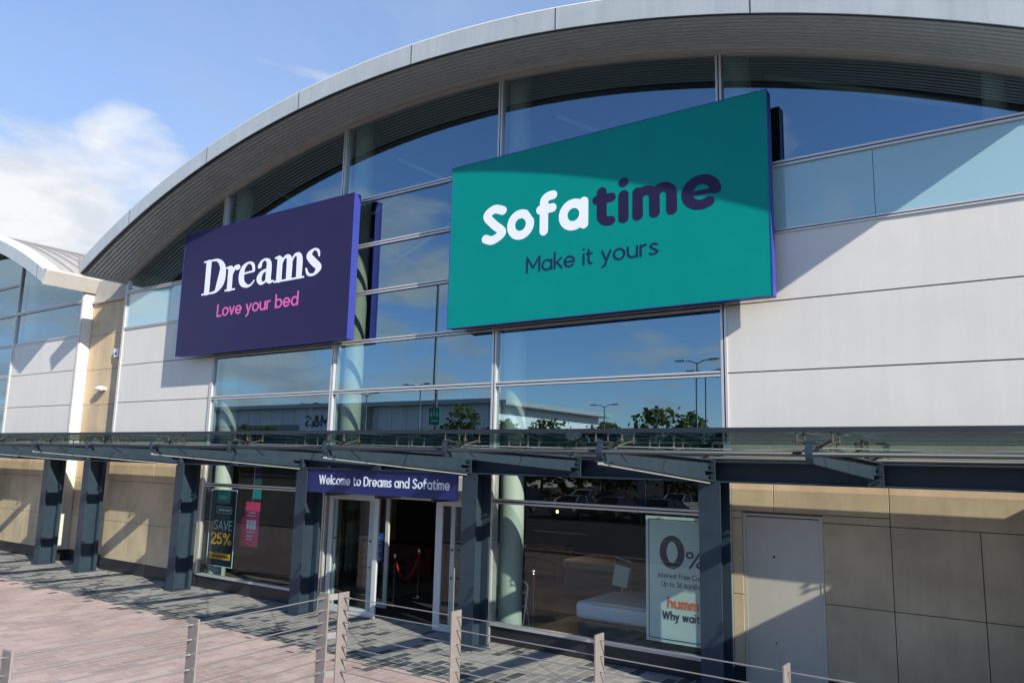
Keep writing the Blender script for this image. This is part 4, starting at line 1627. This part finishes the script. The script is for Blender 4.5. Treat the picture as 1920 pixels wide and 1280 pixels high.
# ================================================================== the car park and town side (seen mirrored in the glass)
def car(x, y, rot, paint, label):
    t = thing('parked_car', (x, y, 0), label, 'car', 'cars parked in the car park opposite')
    t.rotation_euler = (0, 0, rot)
    L = WLOC[t]

    def P(px, py, pz):
        return (px + L.x, py + L.y, pz)
    # side profile along local y (front at -y)
    lower = [(-2.10, 0.30), (-2.15, 0.55), (-2.05, 0.74), (-1.20, 0.92), (1.75, 0.98), (2.05, 0.92), (2.12, 0.55), (2.05, 0.30)]
    b = MB()
    st = [(-0.88, 0.90), (-0.80, 1.0), (0.80, 1.0), (0.88, 0.90)]
    n = len(lower)
    for sx, sc in [(-0.88, 0.97), (-0.83, 1.0), (0.83, 1.0), (0.88, 0.97)]:
        b.v += [P(sx, py * sc, pz if pz < 0.5 else 0.3 + (pz - 0.3) * (1.0 if abs(sx) < 0.85 else 0.93)) for py, pz in lower]
    for i in range(3):
        for k in range(n):
            k2 = (k + 1) % n
            b.f.append((i * n + k, (i + 1) * n + k, (i + 1) * n + k2, i * n + k2)); b.mi.append(0)
    b.f.append(tuple(range(n))); b.f.append(tuple(3 * n + k for k in range(n))[::-1]); b.mi += [0, 0]
    body = b.build('body', paint, t, bevel=0.05, seg=3)
    cab = [(-1.15, 0.90), (-0.35, 1.40), (0.20, 1.47), (1.15, 1.42), (1.95, 0.96)]
    b = MB()
    for i, (sx, k_) in enumerate([(-0.80, 0), (-0.60, 1), (0.60, 1), (0.80, 0)]):
        pass
    m_ = len(cab)
    for sgn in (-1, 1):
        b.v += [P(sgn * (0.80 - 0.22 * (pz - 0.9) / 0.57), py, pz) for py, pz in cab]
    for k in range(m_ - 1):
        b.f.append((k, k + 1, m_ + k + 1, m_ + k)); b.mi.append(0)
    b.f.append(tuple(range(m_))[::-1]); b.f.append(tuple(m_ + k for k in range(m_))); b.mi += [0, 0]
    b.build('window_glass', 'car_glass', t)
    b = MB()
    rf = [(-0.38, 1.405), (0.20, 1.48), (1.18, 1.43)]
    for sgn in (-1, 1):
        b.v += [P(sgn * 0.60, py, pz + 0.012) for py, pz in rf]
    for k in range(2):
        b.f.append((k, k + 1, 3 + k + 1, 3 + k)); b.mi.append(0)
    for sgn in (-1, 1):
        for (ya, za), (yb, zb) in (((-1.18, 0.92), (-0.36, 1.42)), ((1.16, 1.43), (1.97, 0.98)), ((0.30, 1.47), (0.34, 0.95))):
            wa = 0.80 - 0.22 * (za - 0.9) / 0.57 + 0.01
            wb = 0.80 - 0.22 * (zb - 0.9) / 0.57 + 0.01
            b.tube(P(sgn * wa, ya, za), P(sgn * wb, yb, zb), 0.035, 6)
    b.build('roof', paint, t)
    for sx in (-0.80, 0.80):
        for py in (-1.32, 1.30):
            b = MB()
            b.tube(P(sx - 0.10, py, 0.33), P(sx + 0.10, py, 0.33), 0.33, 20)
            wh = b.build('wheel', 'tyre', t, bevel=0.03)
            b = MB()
            o_ = 0.108 if sx > 0 else -0.108
            b.tube(P(sx + o_ * 0.8, py, 0.33), P(sx + o_, py, 0.33), 0.21, 16)
            b.build('rim', 'rim', wh)
    for sx in (-0.66, 0.66):
        b = MB(); b.box(*[L.x + sx - 0.16, L.x + sx + 0.16], L.y - 2.15, L.y - 2.02, 0.58, 0.72); b.build('headlight', 'head_light', t, bevel=0.02)
        b = MB(); b.box(*[L.x + sx - 0.14, L.x + sx + 0.16], L.y + 2.02, L.y + 2.13, 0.66, 0.86); b.build('tail_light', 'tail_light', t, bevel=0.02)
    b = MB(); b.box(L.x - 0.26, L.x + 0.26, L.y + 2.10, L.y + 2.14, 0.48, 0.60); b.build('number_plate', 'plate_yellow', t)
    return t


CARS = [(-9.6, -29.5, 'car_dark', 'black hatchback parked nearest the shop windows, seen mirrored'),
        (-12.3, -29.6, 'car_grey', 'dark grey hatchback parked beside the black hatchback'),
        (-14.9, -29.4, 'car_silver', 'silver hatchback parked beside the dark grey hatchback'),
        (-20.1, -29.8, 'car_blue', 'dark blue hatchback parked beside an empty bay'),
        (-12.4, -39.6, 'car_white', 'white hatchback in the second row behind the dark grey one'),
        (-17.6, -39.4, 'car_red', 'dark red hatchback in the second row of the car park'),
        (-20.2, -39.7, 'car_silver', 'silver hatchback in the second row beside the dark red one'),
        (-25.4, -39.5, 'car_dark', 'black hatchback at the far end of the second row'),
        (-4.4, -29.6, 'car_grey', 'dark grey hatchback alone at the near end of the first row')]
for i, (x, y, p_, lb) in enumerate(CARS):
    car(x, y, R(0 if i % 3 else 180) + R(rnd.uniform(-1.5, 1.5)), p_, lb)


def lamp_post(x, y, h, label, heads=2):
    t = thing('street_lamp', (x, y, 0), label, 'lamp post', 'lamp posts in the car park')
    b = MB(); b.tube((x, y, 0), (x, y, h), 0.09, 12, r2=0.05); b.build('pole', 'pole', t, smooth=True)
    for s_ in ((-1, 1) if heads == 2 else (1,)):
        b = MB(); b.path([(x, y, h - 0.1), (x + s_ * 0.5, y, h + 0.12), (x + s_ * 1.0, y, h + 0.16)], 0.035, 8); b.build('arm', 'pole', t)
        b = MB(); b.prism([(x + s_ * 0.9, h + 0.10), (x + s_ * 1.7, h + 0.14), (x + s_ * 1.7, h + 0.22), (x + s_ * 0.9, h + 0.24)][::s_], 'y', y - 0.14, y + 0.14); b.build('lamp_head', 'grey_paint', t, bevel=0.02)
    b = MB(); b.box(x - 0.2, x + 0.2, y - 0.2, y + 0.2, 0, 0.12); b.build('base', 'concrete', t)
    return t


lamp_post(-44.6, -40, 9.2, 'twin-headed lamp post in front of the white store')
lamp_post(-37.8, -40, 10.0, 'twin-headed lamp post near the end of the white store')
lamp_post(-29.6, -60, 9.4, 'twin-headed lamp post in front of the far trees')
lamp_post(-11.6, -40, 10.6, 'tall twin-headed lamp post behind the parked cars')
lamp_post(-13.2, -46, 10.6, 'twin-headed lamp post just behind another one near the parked cars')
lamp_post(-71.0, -27, 15.5, 'very tall twin-headed lamp post far along the car park')
lamp_post(-66.0, -52, 9.6, 'twin-headed lamp post by the left end of the white store')

t = thing('sign_pole', (-14.4, -15, 0), 'tall grey pole carrying a small green sign on the plaza edge', 'sign pole')
b = MB(); b.tube((-14.4, -15, 0), (-14.4, -15, 11.5), 0.085, 12, r2=0.06); b.build('pole', 'pole', t, smooth=True)
b = MB(); b.box(-14.72, -14.08, -14.91, -14.89, 4.85, 5.62); gp = b.build('green_plate', 'green_sign', t)
b = MB()
for cx_, cz_ in ((-14.58, 5.35), (-14.4, 5.40), (-14.22, 5.35)):
    b.tube((cx_, -14.889, cz_ + 0.09), (cx_, -14.882, cz_ + 0.09), 0.035, 10)
    b.prism([(cx_ - 0.05, cz_ - 0.14), (cx_ + 0.05, cz_ - 0.14), (cx_ + 0.04, cz_ + 0.05), (cx_ - 0.04, cz_ + 0.05)][::-1], 'y', -14.889, -14.882)
b.box(-14.62, -14.18, -14.889, -14.882, 5.0, 5.06)
b.build('figures', 'letter_white', gp)
for (x, y, lb) in ((-15.5, -21.5, 'white and blue parking sign on a thin post, left of two'), (-7.5, -22.5, 'white and blue parking sign on a thin post nearer the parked cars')):
    t = thing('parking_sign', (x, y, 0), lb, 'parking sign')
    b = MB(); b.tube((x, y, 0), (x, y, 2.6), 0.035, 8); b.build('post', 'pole', t)
    b = MB(); b.box(x - 0.2, x + 0.2, y + 0.04, y + 0.06, 1.75, 2.55); b.build('white_plate', 'letter_white', t)
    b = MB(); b.box(x - 0.22, x + 0.22, y + 0.04, y + 0.06, 1.28, 1.73); b.build('blue_plate', 'blue_sign', t)

# the white store opposite
t = thing('department_store', (-80, -75, 0), 'long low white store with glass strip and M&S sign, mirrored in the windows', 'shop building')
b = MB(); b.box(-125, -52, -100, -72, 0, 11.0); b.build('wall', 'store_white', t)
b = MB(); b.box(-127, -50, -101, -70.8, 11.0, 11.6); b.build('roof', 'fascia', t)
b = MB(); b.box(-120, -90, -71.99, -71.9, 6.4, 8.3); b.build('window_strip', 'store_glass', t)
b = MB(); b.box(-120, -56, -71.99, -71.9, 0.3, 4.2); b.build('shop_window', 'store_glass', t)
b = MB(); b.box(-82, -76, -71.99, -70.5, 0, 11.0); b.build('entrance_tower', 'store_tower', t)
b = MB(); b.box(-91, -82.6, -71.99, -71.5, 7.3, 10.1); sp_ = b.build('sign_panel', 'letter_white', t)
o = lettering('M&S', -89.6, -84.0, 7.9, 1.9, 0.0, 'sign_black', t, r=0.08, sp=0.12, depth=0.05, name='store_letters')
# letters face the car park (+y): turn them about
for v in o.data.vertices:
    v.co = Vector((-(v.co.x + WLOC[t].x) - 173.6 - WLOC[t].x, -71.46 - WLOC[t].y - v.co.y - WLOC[t].y, v.co.z))
b = MB()
for k in range(24):
    b.box(-123 + k * 3, -122.95 + k * 3, -71.99, -71.95, 4.3, 10.9)
b.build('panel_joint', 'grey_paint', t)


def tree(x, y, h, wd, label, name='tree', lf='leaf', group='trees beyond the car park', leaves=3200, trunk=True, zlow=0.22):
    t = thing(name, (x, y, 0), label, 'tree' if name == 'tree' else 'hedge', group)
    rr_ = random.Random(int(x * 13 + y * 7 + h * 3))
    if trunk:
        b = MB()
        b.tube((x, y, 0), (x + 0.1, y, h * 0.45), 0.16 * h / 7, 8, r2=0.10 * h / 7)
        for k in range(6):
            a = rr_.uniform(0, 6.28)
            b.tube((x + 0.1, y, h * (0.28 + 0.03 * k)), (x + math.cos(a) * wd * 0.3, y + math.sin(a) * wd * 0.3, h * (0.55 + 0.05 * k)), 0.07 * h / 7, 6, r2=0.02)
        b.build('trunk', 'bark', t)
    clumps = []
    for k in range(26):
        a = rr_.uniform(0, 6.28)
        u = rr_.random() ** 0.5
        zz_ = rr_.uniform(zlow, 0.92)
        w_ = wd / 2 * (1 - max(0, (zz_ - 0.55)) * 1.5) * u
        clumps.append((x + math.cos(a) * w_, y + math.sin(a) * w_ * 0.8, zz_ * h, rr_.uniform(0.10, 0.20) * h))
    b = MB()
    for k in range(leaves):
        c = clumps[rr_.randrange(len(clumps))]
        d = Vector((rr_.gauss(0, 1), rr_.gauss(0, 1), rr_.gauss(0, 1))).normalized() * c[3] * rr_.uniform(0.55, 1.05)
        p = Vector((c[0], c[1], max(c[2], 0.3))) + d
        p.z = max(p.z, 0.15)
        s_ = rr_.uniform(0.16, 0.32) * (h / 7 if h > 4 else 0.7)
        a1 = Vector((rr_.gauss(0, 1), rr_.gauss(0, 1), rr_.gauss(0, 1))).normalized()
        a2 = a1.orthogonal().normalized()
        b.face([p - a1 * s_, p + a2 * s_ * 0.6, p + a1 * s_, p - a2 * s_ * 0.6])
    b.build('crown', lf, t)
    return t


TL = [(-87, -60, 7.6, 10.0, 'round low tree in front of the white store'),
      (-33.5, -40, 7.4, 6.5, 'bushy tree beside the green sign, left of a pair'),
      (-29.3, -41, 6.6, 6.0, 'lower bushy tree beside the taller one by the green sign'),
      (-47, -64, 7.8, 11, 'broad tree at the left end of the far tree line'),
      (-39, -63, 8.3, 11, 'broad tree second from the left in the far tree line'),
      (-31, -64, 7.9, 11, 'broad tree in the middle left of the far tree line'),
      (-23.5, -62, 9.2, 12, 'tallest broad tree of the far tree line'),
      (-15, -63, 8.0, 11, 'broad tree right of the tallest one in the far tree line'),
      (-6, -63, 7.2, 11, 'broad tree at the right end of the far tree line')]
for a in TL:
    tree(*a)
tree(-26, -47.0, 2.6, 16, 'long shaggy olive hedge behind the second row of cars', 'hedge', 'hedge_leaf', None, 2600, False, 0.1)
tree(-9, -46.5, 2.4, 14, 'shorter olive hedge behind the lamp posts', 'hedge', 'hedge_leaf', None, 2200, False, 0.1)
